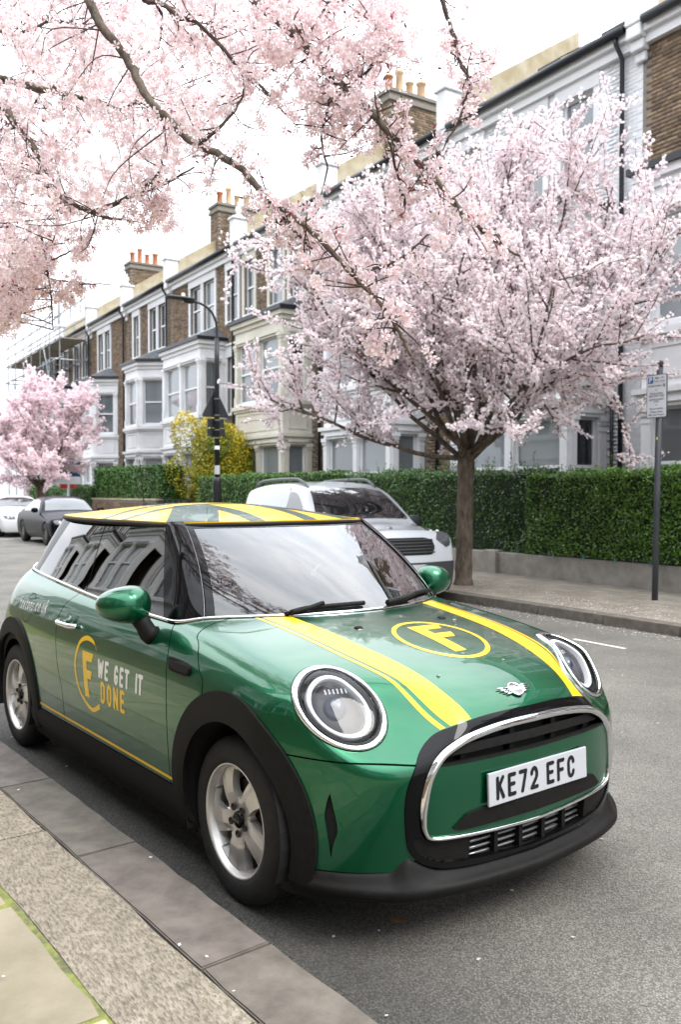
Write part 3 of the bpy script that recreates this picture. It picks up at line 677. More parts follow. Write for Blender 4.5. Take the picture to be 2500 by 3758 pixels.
am = MB(); am.add(*[(lambda V, F: ([(-2.45+a*1.9, b*1.0, az+c) for a, b, c in V], F))(*lathe([(0, .048), (.016, .045), (.028, .026), (.036, 0), (.036, -.02)], 16))][0])
ant = am.build('antenna_base', PLASTIC, car, True); MB().tube([(-2.47, 0, az+.03), (-2.50, 0, az+.17), (-2.53, -.004, az+.32)], [.004, .003, .002], 6).build('antenna_mast', PLASTIC, ant)
# ------------------------------------------------------------------ mirrors
def sellip(c, r, e=2.3, nu=28, nv=18):
    V = []; F = []
    for i in range(nv+1):
        t = -math.pi/2+math.pi*i/nv
        for j in range(nu):
            p = 2*math.pi*j/nu; f = lambda v: math.copysign(abs(v)**(2/e), v)
            V.append((c[0]+r[0]*f(math.cos(t))*f(math.cos(p)), c[1]+r[1]*f(math.cos(t))*f(math.sin(p)), c[2]+r[2]*f(math.sin(t))))
    for i in range(nv):
        for j in range(nu): F.append((i*nu+j, i*nu+(j+1) % nu, (i+1)*nu+(j+1) % nu, (i+1)*nu+j))
    return V, F
for sg in (-1, 1):
    V_, F_ = sellip((0, 0, 0), (.088, .112, .078))
    V_ = np.array(V_); V_[:, 0] = np.where(V_[:, 0] < -.05, -.05, V_[:, 0]); V_[:, 2] *= 1-.18*np.clip(-sg*-V_[:, 1]/.11, -1, 1); V_[:, 0] -= .22*np.abs(V_[:, 1])*(sg*V_[:, 1] > 0)
    V_ += np.array([-.735, sg*.892, 1.012]); cap = mk('door_mirror', V_, F_, PAINT, car, True)
    cap.modifiers.new('sub', 'SUBSURF').render_levels = 1
    mb = MB(); mb.add(*sellip((-.792, sg*.892, 1.01), (.006, .095, .063), 2.6)); mb.build('mirror_glass', CHROME, cap, True)
    mb = MB(); mb.tube([(-.715, sg*.842, .965), (-.70, sg*.822, .925), (-.69, sg*.808, .893), (-.688, sg*.785, .878)], [.040, .036, .040, .046], 14); mb.build('mirror_stalk', PLASTIC, cap, True)
    # triangle behind the mirror
# ------------------------------------------------------------------ door furniture and lettering (right side), handles both
def side_patch(x0, x1, z0, z1, nx_, nz_): return patch(body_f, (x0, -.3, z0), (x1-x0, 0, 0), (0, 0, z1-z0), (0, -1, 0), nx_, nz_, .9)
DP = side_patch(-1.50, -.66, .44, .83, 420, 200).off(.0009)
door = doors[0]
CO = spline([(-1.177, .744), (-1.231, .790), (-1.324, .800), (-1.403, .761), (-1.440, .65), (-1.398, .55), (-1.324, .493), (-1.222, .458), (-1.122, .488)], 8)
CI = spline([(-1.190, .765), (-1.245, .778), (-1.324, .778), (-1.388, .745), (-1.421, .65), (-1.381, .556), (-1.312, .506), (-1.215, .478), (-1.129, .514)], 8)
DP.clip(lambda V: polysd(xz(V), np.concatenate([CO, CI[::-1]]))).obj('door_logo_ring', YELLOW, door)
DF = [(-1.345, .729), (-1.210, .729), (-1.226, .688), (-1.288, .688), (-1.281, .647), (-1.217, .647), (-1.232, .606), (-1.273, .606), (-1.245, .519), (-1.300, .519)]
DP.clip(lambda V: polysd(xz(V), DF)).obj('door_logo_letter', YELLOW, door)
letters(DP, xz, 'WE GET IT', -1.150, .632, .087, [1.35, .95, .9, 1, .95, 1, .95, .42, 1], .050, .0175, 'slogan_letter', WHITEV, door)
letters(DP, xz, 'DONE', -1.118, .521, .100, [1.1, 1.1, 1.15, 1.0], .0565, .0180, 'slogan_letter', YELLOW, door)
SP = side_patch(-1.98, -.36, .335, .375, 500, 20)
SP.clip(lambda V: np.abs(V[:, 2]-(.350+.006*(V[:, 0]+.4)*-.6))-.0062).clip(notin(aR, .004)).clip(notin(aF, .004)).off(.0009).obj('side_pin_stripe', YELLOW, door)
UP_ = side_patch(-2.46, -1.84, .80, .94, 560, 130).off(.0009)
letters(UP_, lambda V: xz(V)-np.stack([0*V[:, 0], .045*(V[:, 0]+2.4)], 1), 'foxtons.co.uk', -2.42, .818, .070, [.8, 1, 1, .8, 1, 1, .9, .5, 1, 1, .5, 1, 1], .0365, .0075, 'web_address_letter', WHITEV, quarter[0])
for sg, q in ((-1, doors[0]), (1, doors[1])):
    m1 = np.array([1, -sg, 1])
    hb_ = [solve(body_f, np.array([[x, -.3, .828]]), np.array([[0, -1., 0]]), .9)[0]+np.array([0, -o_, 0]) for x, o_ in ((-1.690, .012), (-1.66, .030), (-1.60, .036), (-1.52, .036), (-1.475, .030), (-1.45, .010))]
    V_, F_ = tube(spline(hb_, 4), .013, 10, flat=1.0); V_ = np.array(V_)*m1; h = mk('door_handle', V_, F_ if sg < 0 else [f[::-1] for f in F_], CHROME, q, True)
    cup = solve(body_f, np.array([[-1.56, -.3, .825]]), np.array([[0, -1., 0]]), .9)[0]
    V_, F_ = lathe([(0, -.001), (.045, -.001), (.052, .002), (.056, .001)], 28); mk('handle_recess', [np.array([cup[0]+a*.95, cup[1]-.0025-c, cup[2]+b*1.05])*m1 for a, b, c in V_], F_ if sg > 0 else [f[::-1] for f in F_], PAINT, q, True)
# side scuttle vent and fuel flap
VP = side_patch(-.47, -.26, .76, .84, 100, 50)
VG = spline([(-.455, .826), (-.36, .827), (-.283, .819), (-.268, .797), (-.280, .779), (-.34, .778), (-.42, .781), (-.445, .80)], 5, True)
for sg in (-1, 1):
    v_ = VP.clip(lambda V: polysd(xz(V), VG)).off(.009).skirt(.012); v_ = v_ if sg < 0 else v_.mirror(); sv = v_.obj('side_scuttle', GLOSSBLACK, car)
    r_ = VP.clip(lambda V: polysd(xz(V), VG)+.010).clip(lambda V: V[:, 2]-.815); r_ = S(r_.V+r_.N*(.0095+.003*np.abs(((r_.V[:, 2]*160) % 1)-.5))[:, None], r_.T, r_.N); r_ = r_ if sg < 0 else r_.mirror(); mk('scuttle_ribs', r_.V, np.ascontiguousarray(r_.T), PLASTIC, sv)
FPch = side_patch(-2.30, -2.10, .73, .96, 80, 90)
FPch.clip(lambda V: np.abs(np.hypot((V[:, 0]+2.235), V[:, 2]-.838)-.078)-.0016).off(.0012).obj('fuel_flap_gap', DARK, quarter[0])
# ------------------------------------------------------------------ wipers, sticker
def on_glass(px, py, d=.0):
    p = cast(glass_f, ray(px, py)[None], 2.0, 6.0)[0]; return p+grad(glass_f, p[None])[0]*d
for pts, arm in (([(655, 1419), (720, 1404), (790, 1397), (836, 1393)], [(668, 1420), (712, 1409), (742, 1398)]), ([(895, 1392), (930, 1378), (965, 1366), (985, 1362)], [(886, 1398), (925, 1387), (944, 1378)])):
    bl = np.array([on_glass(*q, .014) for q in pts]); V_, F_ = tube(spline(bl, 5), .0105, 6); w = mk('wiper', V_, F_, PLASTIC, car, True)
    bl = np.array([on_glass(*q, .028) for q in arm]); V_, F_ = tube(spline(bl, 5), [.013]*5+[.010]*6, 6); mk('wiper_arm', V_, F_, PLASTIC, w, True)
stk = [on_glass(934, 1322, -.004), on_glass(946, 1320, -.004), on_glass(961, 1346, -.004), on_glass(951, 1349, -.004)]
st = MB().add(stk, [(0, 1, 2, 3)]).build('permit_sticker', pm('sticker', (.6, .72, .68), .5), screen)
a, b, c, d = [np.array(q) for q in stk]; bil = lambda u, v: a+(b-a)*u+(d-a)*v+(a-b+c-d)*u*v+np.array([.0012, 0, .0012])
MB().add([bil(.15, .62), bil(.85, .62), bil(.85, .8), bil(.15, .8)], [(0, 1, 2, 3)]).build('sticker_red_block', pm('sticker_red', (.6, .05, .04), .5), st)
MB().add([bil(.45, .12), bil(.9, .12), bil(.9, .22), bil(.45, .22)], [(0, 1, 2, 3)]).build('sticker_black_block', PLASTIC, st)
# ------------------------------------------------------------------ cabin
CAB = pm('cabin_dark', (.022, .022, .024), .7); SEAT = noisy('seat_cloth', (.035, .035, .037), (.05, .05, .052), 60, .9)
dash = [(-.42, .90), (-.60, .945), (-.85, .955), (-.93, .925), (-.95, .80), (-.80, .55), (-.42, .55)]
mb = MB(); k = len(dash)
mb.add([(x, s_*.64, z) for s_ in (-1, 1) for x, z in dash], [tuple(range(k-1, -1, -1)), tuple(range(k, 2*k))]+[(i, (i+1) % k, k+(i+1) % k, k+i) for i in range(k)]); mb.build('dashboard', CAB, car, bevel=.02)
sw = np.array([-1.02, -.36, .93]); sa = np.array([-.9, 0, .42]); ring = []
for t in np.linspace(0, 2*math.pi, 32, endpoint=False): ring.append(sw+.185*(math.cos(t)*np.array([0, 1., 0])+math.sin(t)*np.array([.42, 0, .9])))
swm = MB().tube(ring, .015, 8, closed=True); swm.tube([ring[0], sw, ring[16]], .018, 6); swm.tube([sw, sw+np.array([.25, 0, -.12])], .04, 8); swm.build('steering_wheel', CAB, car, True)
for y in (-.36, .36):
    mb = MB(); mb.add(*sellip((-1.50, y, .66), (.30, .25, .11), 3.2)); mb.add(*[([(p[0]*.97+p[2]*-.22-.0, p[1], p[2]) for p in V], F) for V, F in [sellip((-1.52, y, .92), (.09, .24, .30), 3.0)]][0])
    s_ = mb.build('front_seat', SEAT, car, True); hb2 = MB(); hb2.add(*sellip((-1.80, y, 1.20), (.055, .13, .085), 2.8)); hb2.build('headrest', SEAT, s_, True)
mb = MB(); mb.add(*sellip((-2.30, 0, .85), (.12, .55, .26), 3.5)); mb.build('rear_seat', SEAT, car, True)
mb = MB(); mb.add(*sellip((-.985, 0, 1.255), (.03, .11, .035), 3)); mb.build('interior_mirror', CAB, car, True)
hs = on_glass(640, 1235, -.02); mb = MB(); mb.add(*sellip(tuple(hs+np.array([-.07, .02, -.02])), (.10, .075, .04), 2.5)); mb.build('sensor_housing', CAB, car, True)
# ------------------------------------------------------------------ wheels
def make_wheel():
    R0, W = .300, .093
    prof = [(.196, -.070), (.206, -.088), (.225, -.093), (.255, -.0925), (.280, -.084), (.292, -.074), (.2985, -.058), (.300, -.03), (.300, .03), (.2985, .058), (.285, .082), (.25, .09), (.20, .085), (.19, .06)]
    q = [(r, h) for r, h in prof]; V_, F_ = lathe(q, 64, 'y'); t = mk('wheel', V_, F_, RUBBER, None, True)
    mb = MB()
    for h in (-.035, 0., .035): mb.lathe([(.3003, h-.004), (.3006, h-.003), (.3006, h+.003), (.3003, h+.004)], 64, 'y')
    mb.build('tread_groove', DARK, t)
    rimp = [(.184, .05), (.186, -.02), (.188, -.052), (.193, -.074), (.203, -.080), (.207, -.084), (.204, -.089), (.198, -.087), (.194, -.080), (.190, -.070)]
    V_, F_ = lathe(rimp, 64, 'y'); rim = mk('rim', V_, F_, ALLOY, t, True)
    # spoked face: polar sheet with five windows cut out
    nr, na = 52, 361; rr, aa = np.meshgrid(np.linspace(.028, .192, nr), np.linspace(0, 2*math.pi, na), indexing='ij')
    def geo(r, a):
        sp = ((a+.9*(r-.1)) % (2*math.pi/5))-math.pi/5; lat = r*np.sin(sp)            # 0 at gap centre
        hgt = -.060-.016*np.clip((r-.04)/.06, 0, 1)+.012*np.clip((r-.10)/.09, 0, 1)**2
        spc = ((a+.9*(r-.1)+math.pi/5) % (2*math.pi/5))-math.pi/5; sl_ = r*np.sin(spc)
        hgt = hgt+.010*np.clip((sl_-.010)/.02, 0, 1)*np.clip((r-.06)/.03, 0, 1)
        hw = np.interp(r, [.07, .095, .13, .165, .182], [.004, .019, .036, .050, .052]); f = np.maximum(np.abs(lat)-hw, np.maximum(.078-r, r-.181))
        return hgt, -f
    Hh, Ff = geo(rr, aa); V = np.stack([rr*np.cos(aa), Hh, rr*np.sin(aa)], -1).reshape(-1, 3)
    T = gtri(nr, na); nrm = np.zeros_like(V); fn = np.cross(V[T[:, 1]]-V[T[:, 0]], V[T[:, 2]]-V[T[:, 0]])
    for k in range(3): np.add.at(nrm, T[:, k], fn)
    nrm /= np.linalg.norm(nrm, axis=1)[:, None]+1e-12; nrm *= np.where(nrm[:, 1:2] > 0, -1, 1)
    fc = S(V, T, nrm).orient(); Fv = Ff.ravel()
    for k in range(5):
        ang = 2*math.pi*k/5-.9*(.05-.1)
    fc = fc.clip(lambda Q: Fv if len(Q) == len(Fv) else None); fc = fc.skirt(.030, (0, 1, 0)); fc.obj('spokes', ALLOY, rim)
    for k in range(5):
        a = 2*math.pi*(k+.5)/5-.9*(.047-.1)+math.pi/5
        c = (.050*math.cos(a), 0, .050*math.sin(a))
        V_, F_ = lathe([(.0135, -.069), (.0125, -.0745), (.010, -.069), (.0095, -.0655), (.0, -.0655)], 14, 'y', c); mk('wheel_bolt', V_, F_, DIRTY, rim, True)
    V_, F_ = lathe([(0, -.077), (.024, -.076), (.029, -.073), (.031, -.062)], 28, 'y'); cap = mk('hub_cap', V_, F_, GLOSSBLACK, rim, True)
    uu, vv = np.meshgrid(np.linspace(-.024, .024, 130), np.linspace(-.008, .008, 40), indexing='ij'); Z = S(np.stack([uu.ravel(), 0*uu.ravel()-.0785, vv.ravel()], 1), gtri(130, 40), np.repeat([[0, -1., 0]], uu.size, 0)).orient()
    lt = Z.clip(lambda Q: glyph_f(Q[:, [0, 2]], 'MINI', -.0205, -.006, .012, [1.2, .55, 1.2, .55], .0098, .0026)).obj('hub_letters', SATIN, cap)
    cap.rotation_euler = (0, math.radians(165), 0)
    V_, F_ = lathe([(.0, -.02), (.06, -.02), (.07, -.03), (.135, -.03), (.14, -.025), (.14, -.01)], 40, 'y'); mk('brake_disc', V_, F_, DIRTY, t, True)
    V_, F_ = lathe([(.0, .05), (.185, .05)], 40, 'y'); mk('wheel_back', V_, F_, DARK, t)
    return t
w0 = make_wheel()
for i, (x, y, rz, ry) in enumerate(((0, -.712, 0, .35), (-2.495, -.712, 0, 1.0), (0, .712, math.pi, .2), (-2.495, .712, math.pi, .7))):
    w = w0 if i == 0 else copy_tree(w0)
    w.parent = car; w.location = (x, y, .298); w.rotation_euler = (0, ry, rz)
# ================================================================== street: ground, kerbs, pavements
ANG = math.radians(4.86); SO_ = np.array([-2.25, 5.84, 0.]); E1 = np.array([-math.cos(ANG), math.sin(ANG), 0]); E2 = np.array([math.sin(ANG), math.cos(ANG), 0])
def st(s, t, z=0.): return SO_+s*E1+t*E2+np.array([0, 0, z])
SROT = -ANG
def asphalt():
    m = pm('asphalt', (.15, .145, .135), .82); t = m.node_tree; b = t.nodes['Principled BSDF']; tc = nd(t, 'ShaderNodeTexCoord')
    def noise(sc, det=3): n = nd(t, 'ShaderNodeTexNoise'); n.inputs['Scale'].default_value = sc; n.inputs['Detail'].default_value = det; t.links.new(tc.outputs['Object'], n.inputs['Vector']); return n
    def ramp(src, a, b_, p0, p1): r = nd(t, 'ShaderNodeValToRGB'); r.color_ramp.elements[0].position = p0; r.color_ramp.elements[1].position = p1; r.color_ramp.elements[0].color = (*a, 1); r.color_ramp.elements[1].color = (*b_, 1); t.links.new(src, r.inputs['Fac']); return r
    vo = nd(t, 'ShaderNodeTexVoronoi'); vo.inputs['Scale'].default_value = 150; t.links.new(tc.outputs['Object'], vo.inputs['Vector'])
    hs = nd(t, 'ShaderNodeSeparateColor'); t.links.new(vo.outputs['Color'], hs.inputs[0])
    stone = ramp(hs.outputs[0], (.135, .130, .118), (.26, .250, .226), .1, .95)
    pat = ramp(noise(1.1, 6).outputs['Fac'], (.72, .71, .69), (1.12, 1.1, 1.06), .35, .68)
    tar = ramp(vo.outputs['Distance'], (1, 1, 1), (.55, .54, .53), .28, .62)
    m1 = nd(t, 'ShaderNodeMix', data_type='RGBA', blend_type='MULTIPLY'); m1.inputs['Factor'].default_value = 1
    m2 = nd(t, 'ShaderNodeMix', data_type='RGBA', blend_type='MULTIPLY'); m2.inputs['Factor'].default_value = 1
    t.links.new(stone.outputs[0], m1.inputs['A']); t.links.new(pat.outputs[0], m1.inputs['B']); t.links.new(m1.outputs['Result'], m2.inputs['A']); t.links.new(tar.outputs[0], m2.inputs['B'])
    # darker band along the near gutter: grime plus painted-in shade beside the car
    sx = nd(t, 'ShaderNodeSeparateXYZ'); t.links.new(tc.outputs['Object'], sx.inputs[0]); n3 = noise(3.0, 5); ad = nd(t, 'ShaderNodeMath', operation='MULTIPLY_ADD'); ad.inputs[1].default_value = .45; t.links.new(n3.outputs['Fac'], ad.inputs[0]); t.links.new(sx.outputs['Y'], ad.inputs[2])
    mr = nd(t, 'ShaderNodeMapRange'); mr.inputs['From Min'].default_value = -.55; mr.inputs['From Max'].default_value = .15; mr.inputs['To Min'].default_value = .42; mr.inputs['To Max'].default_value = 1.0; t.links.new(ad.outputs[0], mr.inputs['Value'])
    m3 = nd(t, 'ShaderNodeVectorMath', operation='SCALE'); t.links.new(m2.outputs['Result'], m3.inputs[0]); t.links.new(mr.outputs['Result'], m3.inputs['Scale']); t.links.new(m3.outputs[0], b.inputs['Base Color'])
    bp = nd(t, 'ShaderNodeBump'); bp.inputs['Strength'].default_value = .7; bp.inputs['Distance'].default_value = .006; bp.invert = True
    t.links.new(vo.outputs['Distance'], bp.inputs['Height']); t.links.new(bp.outputs['Normal'], b.inputs['Normal']); return m
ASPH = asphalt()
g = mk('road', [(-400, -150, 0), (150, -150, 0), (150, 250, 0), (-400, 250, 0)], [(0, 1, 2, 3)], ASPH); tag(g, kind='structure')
KERB = noisy('kerb_granite', (.085, .073, .061), (.155, .135, .115), 7, .8, bump=.4, bscale=120, bdist=.004, tint=True, detail=8)
def rough_granite():
    m = noisy('rough_granite', (.25, .215, .17), (.38, .33, .265), 14, .9, tint=True, detail=8)
    t = m.node_tree; b = t.nodes['Principled BSDF']; tc = nd(t, 'ShaderNodeTexCoord'); mp = nd(t, 'ShaderNodeMapping'); mp.inputs['Scale'].default_value = (34, 95, 60); mp.inputs['Rotation'].default_value = (0, 0, .5)
    n = nd(t, 'ShaderNodeTexNoise'); n.inputs['Scale'].default_value = 1; n.inputs['Detail'].default_value = 3; bp = nd(t, 'ShaderNodeBump'); bp.inputs['Strength'].default_value = 1; bp.inputs['Distance'].default_value = .03
    t.links.new(tc.outputs['Object'], mp.inputs['Vector']); t.links.new(mp.outputs['Vector'], n.inputs['Vector']); t.links.new(n.outputs['Fac'], bp.inputs['Height']); t.links.new(bp.outputs['Normal'], b.inputs['Normal'])
    src = b.inputs['Base Color'].links[0].from_socket
    rp = nd(t, 'ShaderNodeValToRGB'); rp.color_ramp.elements[0].position = .40; rp.color_ramp.elements[1].position = .52; rp.color_ramp.elements[0].color = (.34, .36, .20, 1); rp.color_ramp.elements[1].color = (1, 1, 1, 1)
    mm = nd(t, 'ShaderNodeMix', data_type='RGBA', blend_type='MULTIPLY'); mm.inputs['Factor'].default_value = .5
    t.links.new(n.outputs['Fac'], rp.inputs['Fac']); t.links.new(src, mm.inputs['A']); t.links.new(rp.outputs['Color'], mm.inputs['B']); t.links.new(mm.outputs['Result'], b.inputs['Base Color']); return m
ROUGHG = rough_granite()
SLAB = noisy('york_stone', (.20, .178, .115), (.34, .295, .21), 2.2, .9, bump=.3, bscale=60, bdist=.004, tint=True, detail=9)
MOSS = noisy('moss_joint', (.10, .10, .05), (.20, .22, .05), 14, 1.0, bump=.6, bscale=120, lo=.38, hi=.58, detail=8)
def stone_mesh(name, lx, ly, lz, mat, jig=.004, nb=1):
    """one bevelled stone, its top at z = 0, with a slightly uneven outline"""
    bm = bmesh.new(); bmesh.ops.create_cube(bm, size=1)
    for v in bm.verts: v.co = Vector((v.co.x*lx, v.co.y*ly, (v.co.z-.5)*lz))
    bmesh.ops.subdivide_edges(bm, edges=[e for e in bm.edges if abs(e.verts[0].co.x-e.verts[1].co.x) > .5*lx], cuts=7)
    for v in bm.verts: v.co.y += random.uniform(-jig, jig); v.co.x += random.uniform(-jig, jig); v.co.z += random.uniform(-jig, 0)*.5
    bmesh.ops.bevel(bm, geom=[e for e in bm.edges if e.is_manifold and e.calc_face_angle(0) > .8 and min(v.co.z for v in e.verts) > -.5*lz], offset=.0045, segments=2, affect='EDGES')
    me = bpy.data.meshes.new(name); bm.to_mesh(me); bm.free(); me.materials.append(mat)
    a = me.color_attributes.new('tint', 'FLOAT_COLOR', 'POINT'); c = random.uniform(.8, 1.15); a.data.foreach_set('color', np.tile([c, c*random.uniform(.97, 1.02), c*random.uniform(.94, 1.02), 1], len(me.vertices)).astype(np.float32)); return me
KH = .115
near = MB().box(-40, 12, -14, -.965, -.02, KH-.014).build('near_pavement', noisy('joint_grit', (.035, .032, .028), (.07, .064, .055), 30, .95)); tag(near, kind='structure')
o = MB().box(-40, 12, -6, -1.500, 0, KH-.004).build('moss_joints', MOSS); o.parent = near
for k, x in enumerate(np.arange(-8.23, 4.6, .97)):
    link('kerb_stone', stone_mesh('kerb_stone', .962, .238, .3, KERB), near, (x+.485, -1.083, KH))
for k, x in enumerate(np.arange(-8.9, 4.6, 1.62)):
    link('granite_strip_stone', stone_mesh('granite_strip_stone', 1.612, .295, .3, ROUGHG, .006), near, (x+.81, -1.357, KH+.001))
sm = [stone_mesh('paving_slab', .772, .590, .2, SLAB, .007) for _ in range(5)]
for j in range(5):
    for k, x in enumerate(np.arange(-8.13+(.4*(j % 2)), 4.5, .79)):
        link('paving_slab', sm[(k*3+j) % 5], near, (x+.395, -1.812-.604*j, KH+random.uniform(-.001, .003)), (0, 0, random.uniform(-.004, .004)))
# far pavement
FPAV = noisy('far_pavement', (.15, .132, .105), (.235, .21, .172), 2.5, .9, bump=.25, bscale=80, tint=False, detail=9)
far = MB(); far.add([st(-14, .0, -.02), st(90, .0, -.02), st(90, 2.62, -.02), st(-14, 2.62, -.02), st(-14, .0, KH-.012), st(90, .0, KH-.012), st(90, 2.62, KH-.012), st(-14, 2.62, KH-.012)], [(0, 1, 2, 3), (4, 7, 6, 5), (0, 4, 5, 1), (1, 5, 6, 2), (2, 6, 7, 3), (3, 7, 4, 0)])
far = far.build('far_pavement', FPAV); tag(far, kind='structure')
for s in np.arange(-9, 60, 1.0):
    link('kerb_stone', stone_mesh('kerb_stone', .99, .16, .3, KERB), far, tuple(st(s+.5, .06, KH)), (0, 0, SROT))
sm = [stone_mesh('paving_slab', .89, .595, .2, FPAV, .003) for _ in range(4)]
for j in range(4):
    for k, s in enumerate(np.arange(-8+.4*(j % 2), 26, .9)):
        link('paving_slab', sm[(k+j) % 4], far, tuple(st(s+.45, .45+.605*j, KH+random.uniform(-.001, .003))), (0, 0, SROT))
gar = MB(); gar.add([st(-14, 2.7, .05), st(90, 2.7, .05), st(90, 6.2, .05), st(-14, 6.2, .05)], [(0, 1, 2, 3)]); tag(gar.build('front_gardens', noisy('soil', (.05, .04, .03), (.09, .08, .06), 4, .95)), kind='structure')
# painted lines
LINE = noisy('road_paint', (.55, .55, .53), (.72, .72, .70), 40, .7)
def line(a, b, w):
    a, b = np.array(a), np.array(b); d = (b-a)/np.linalg.norm(b-a); n = np.array([-d[1], d[0]])*w/2
    o = MB().add([(*(a+n), .004), (*(a-n), .004), (*(b-n), .004), (*(b+n), .004)], [(0, 1, 2, 3)]).build('parking_bay_line', LINE); tag(o, kind='structure'); o.parent = g
line((-2.85, 4.86), (-2.2, 4.80), .045)
for s in (12.2, 17.9, 24.0): line(st(s, -2.0)[:2], st(s, -1.45)[:2], .10)
line((-9.5, 2.2), (-8.0, 2.1), .10)
line((-5.1, .3), (-4.4, .3), .08)
# low rendered wall in front of the long hedge
REND = noisy('rendered_wall', (.21, .195, .17), (.34, .32, .285), 3, .9, bump=.3, bscale=40, detail=9)
lw = thing('garden_wall', 'low grey rendered garden wall under the long clipped hedge', 'wall', tuple(st(0, 2.65)), SROT)
MB().box(-7.2, 7.0, 0, .2, 0, .47).build('wall_face', REND, lw, bevel=.015)
MB().box(-11.3, -7.2, -.03, .2, 0, .44).build('wall_face', REND, lw, bevel=.015)
for x in (-5.75, -7.25): MB().box(x-.16, x+.16, -.06, .22, 0, .50).build('pier', REND, lw, bevel=.02)
IRON = pm('black_iron', (.012, .013, .014), .45)
mb = MB().box(-4.6, 7, .03, .17, .47, .56); mb.build('planter_rail', IRON, lw)
for x in np.arange(-4.3, 2.2, .62): MB().box(x-.012, x+.012, -.008, .012, .44, .54).build('rail_bracket', pm('verdigris', (.10, .30, .24), .6) if 'verdigris' not in MATS else MATS['verdigris'], lw)
bw = thing('garden_wall', 'low brown brick garden wall before the tall hedge', 'wall', tuple(st(0, 2.6)), SROT)
# ================================================================== terrace houses
def brickmat(name, a, b, c):
    m = noisy(name, a, b, 8, .9, bump=.4, bscale=70, tint=True, detail=5, bdist=.006); return m
BRICK = brickmat('stock_brick', (.135, .092, .058), (.215, .148, .095), None); MORTAR = noisy('mortar', (.16, .14, .115), (.22, .20, .17), 20, .95)
PBRICK = noisy('painted_brick', (.60, .605, .62), (.68, .685, .70), 3, .75, bump=.3, bscale=50, tint=True); STUCCO = noisy('white_stucco', (.62, .62, .63), (.71, .71, .715), 1.2, .7, detail=7)
CREAM = noisy('cream_stucco', (.52, .49, .42), (.62, .59, .51), 1.2, .75, detail=7); FRAMEW = pm('window_paint', (.72, .725, .73), .4)
LEAD = noisy('lead_roof', (.05, .055, .06), (.11, .115, .12), 4, .7); SLATE = noisy('slate', (.10, .105, .105), (.17, .175, .17), 3, .75, tint=True, detail=7)
COPING = noisy('stone_coping', (.32, .26, .16), (.45, .40, .30), 2, .9, detail=8); TERRA = noisy('terracotta', (.42, .15, .07), (.50, .20, .10), 6, .85); BUFF = noisy('buff_pot', (.50, .34, .20), (.58, .42, .28), 6, .85)
GUT = pm('gutter_black', (.012, .014, .018), .35)
def farbrick():
    m = pm('far_brick', (.15, .1, .06), .9); t = m.node_tree; b = t.nodes['Principled BSDF']; tc = nd(t, 'ShaderNodeTexCoord'); mp = nd(t, 'ShaderNodeMapping'); mp.inputs['Rotation'].default_value = (math.radians(90), 0, 0); k = nd(t, 'ShaderNodeTexBrick')
    for n_, v_ in (('Scale', 1.0), ('Brick Width', .225), ('Row Height', .075), ('Mortar Size', .008)): k.inputs[n_].default_value = v_
    k.inputs['Color1'].default_value = (.11, .07, .04, 1); k.inputs['Color2'].default_value = (.20, .13, .08, 1); k.inputs['Mortar'].default_value = (.2, .18, .15, 1)
    t.links.new(tc.outputs['Object'], mp.inputs['Vector']); t.links.new(mp.outputs['Vector'], k.inputs['Vector']); t.links.new(k.outputs['Color'], b.inputs['Base Color']); return m
FARBRICK = farbrick()
def panemat():
    m = pm('window_pane', (.10, .115, .125), .04, coat=1, coat_r=.01, spec=.8); return m
PANE = panemat(); PANES = [PANE, pm('pane_mid', (.17, .19, .20), .05, coat=1, coat_r=.01), pm('pane_dark', (.03, .035, .04), .03, coat=1, coat_r=.01)]; CURT = noisy('net_curtain', (.30, .30, .29), (.42, .42, .40), 20, .9, stretch=(6, 1, .3)); PANEL_ = pm('pane_bright', (.22, .24, .25), .04, coat=1, coat_r=.01)
bm_ = bmesh.new(); bmesh.ops.create_cube(bm_, size=1)
for v in bm_.verts: v.co = Vector((v.co.x*.213, v.co.y*.04, v.co.z*.064))
def unit_brick(mat, c):
    me = bpy.data.meshes.new('brick'); bm_.to_mesh(me); me.materials.append(mat)
    a = me.color_attributes.new('tint', 'FLOAT_COLOR', 'POINT'); a.data.foreach_set('color', np.tile([*c, 1], len(me.vertices)).astype(np.float32)); return me
def rcol(white=False):
    k = random.uniform(.94, 1.05) if white else random.choice((.55, .75, .9, 1.0, 1.1, 1.35)); return (k, k*random.uniform(.96, 1.03), k*random.uniform(.9, 1.05)) if not white else (k, k, k)
UB = {False: [unit_brick(BRICK, rcol()) for _ in range(9)], True: [unit_brick(PBRICK, rcol(True)) for _ in range(6)]}
def face_wall(W_, z0, z1, holes, dep=.14):
    """wall sheet in (u, z) with rectangular openings and reveals; y = 0 front, +y inwards"""
    us = sorted({0., W_, *[h[0] for h in holes], *[h[1] for h in holes]}); zs = sorted({z0, z1, *[h[2] for h in holes], *[h[3] for h in holes]}); V = []; F = []
    def q(*p): b = len(V); V.extend(p); F.append((b, b+1, b+2, b+3))
    for a, b in zip(us[:-1], us[1:]):
        for c, d in zip(zs[:-1], zs[1:]):
            if not any(h[0] < (a+b)/2 < h[1] and h[2] < (c+d)/2 < h[3] for h in holes): q((a, 0, c), (a, 0, d), (b, 0, d), (b, 0, c))
    for a, b, c, d in holes:
        q((a, 0, c), (a, dep, c), (a, dep, d), (a, 0, d)); q((b, 0, c), (b, 0, d), (b, dep, d), (b, dep, c)); q((a, 0, c), (b, 0, c), (b, dep, c), (a, dep, c)); q((a, 0, d), (a, dep, d), (b, dep, d), (b, 0, d))
    return V, F
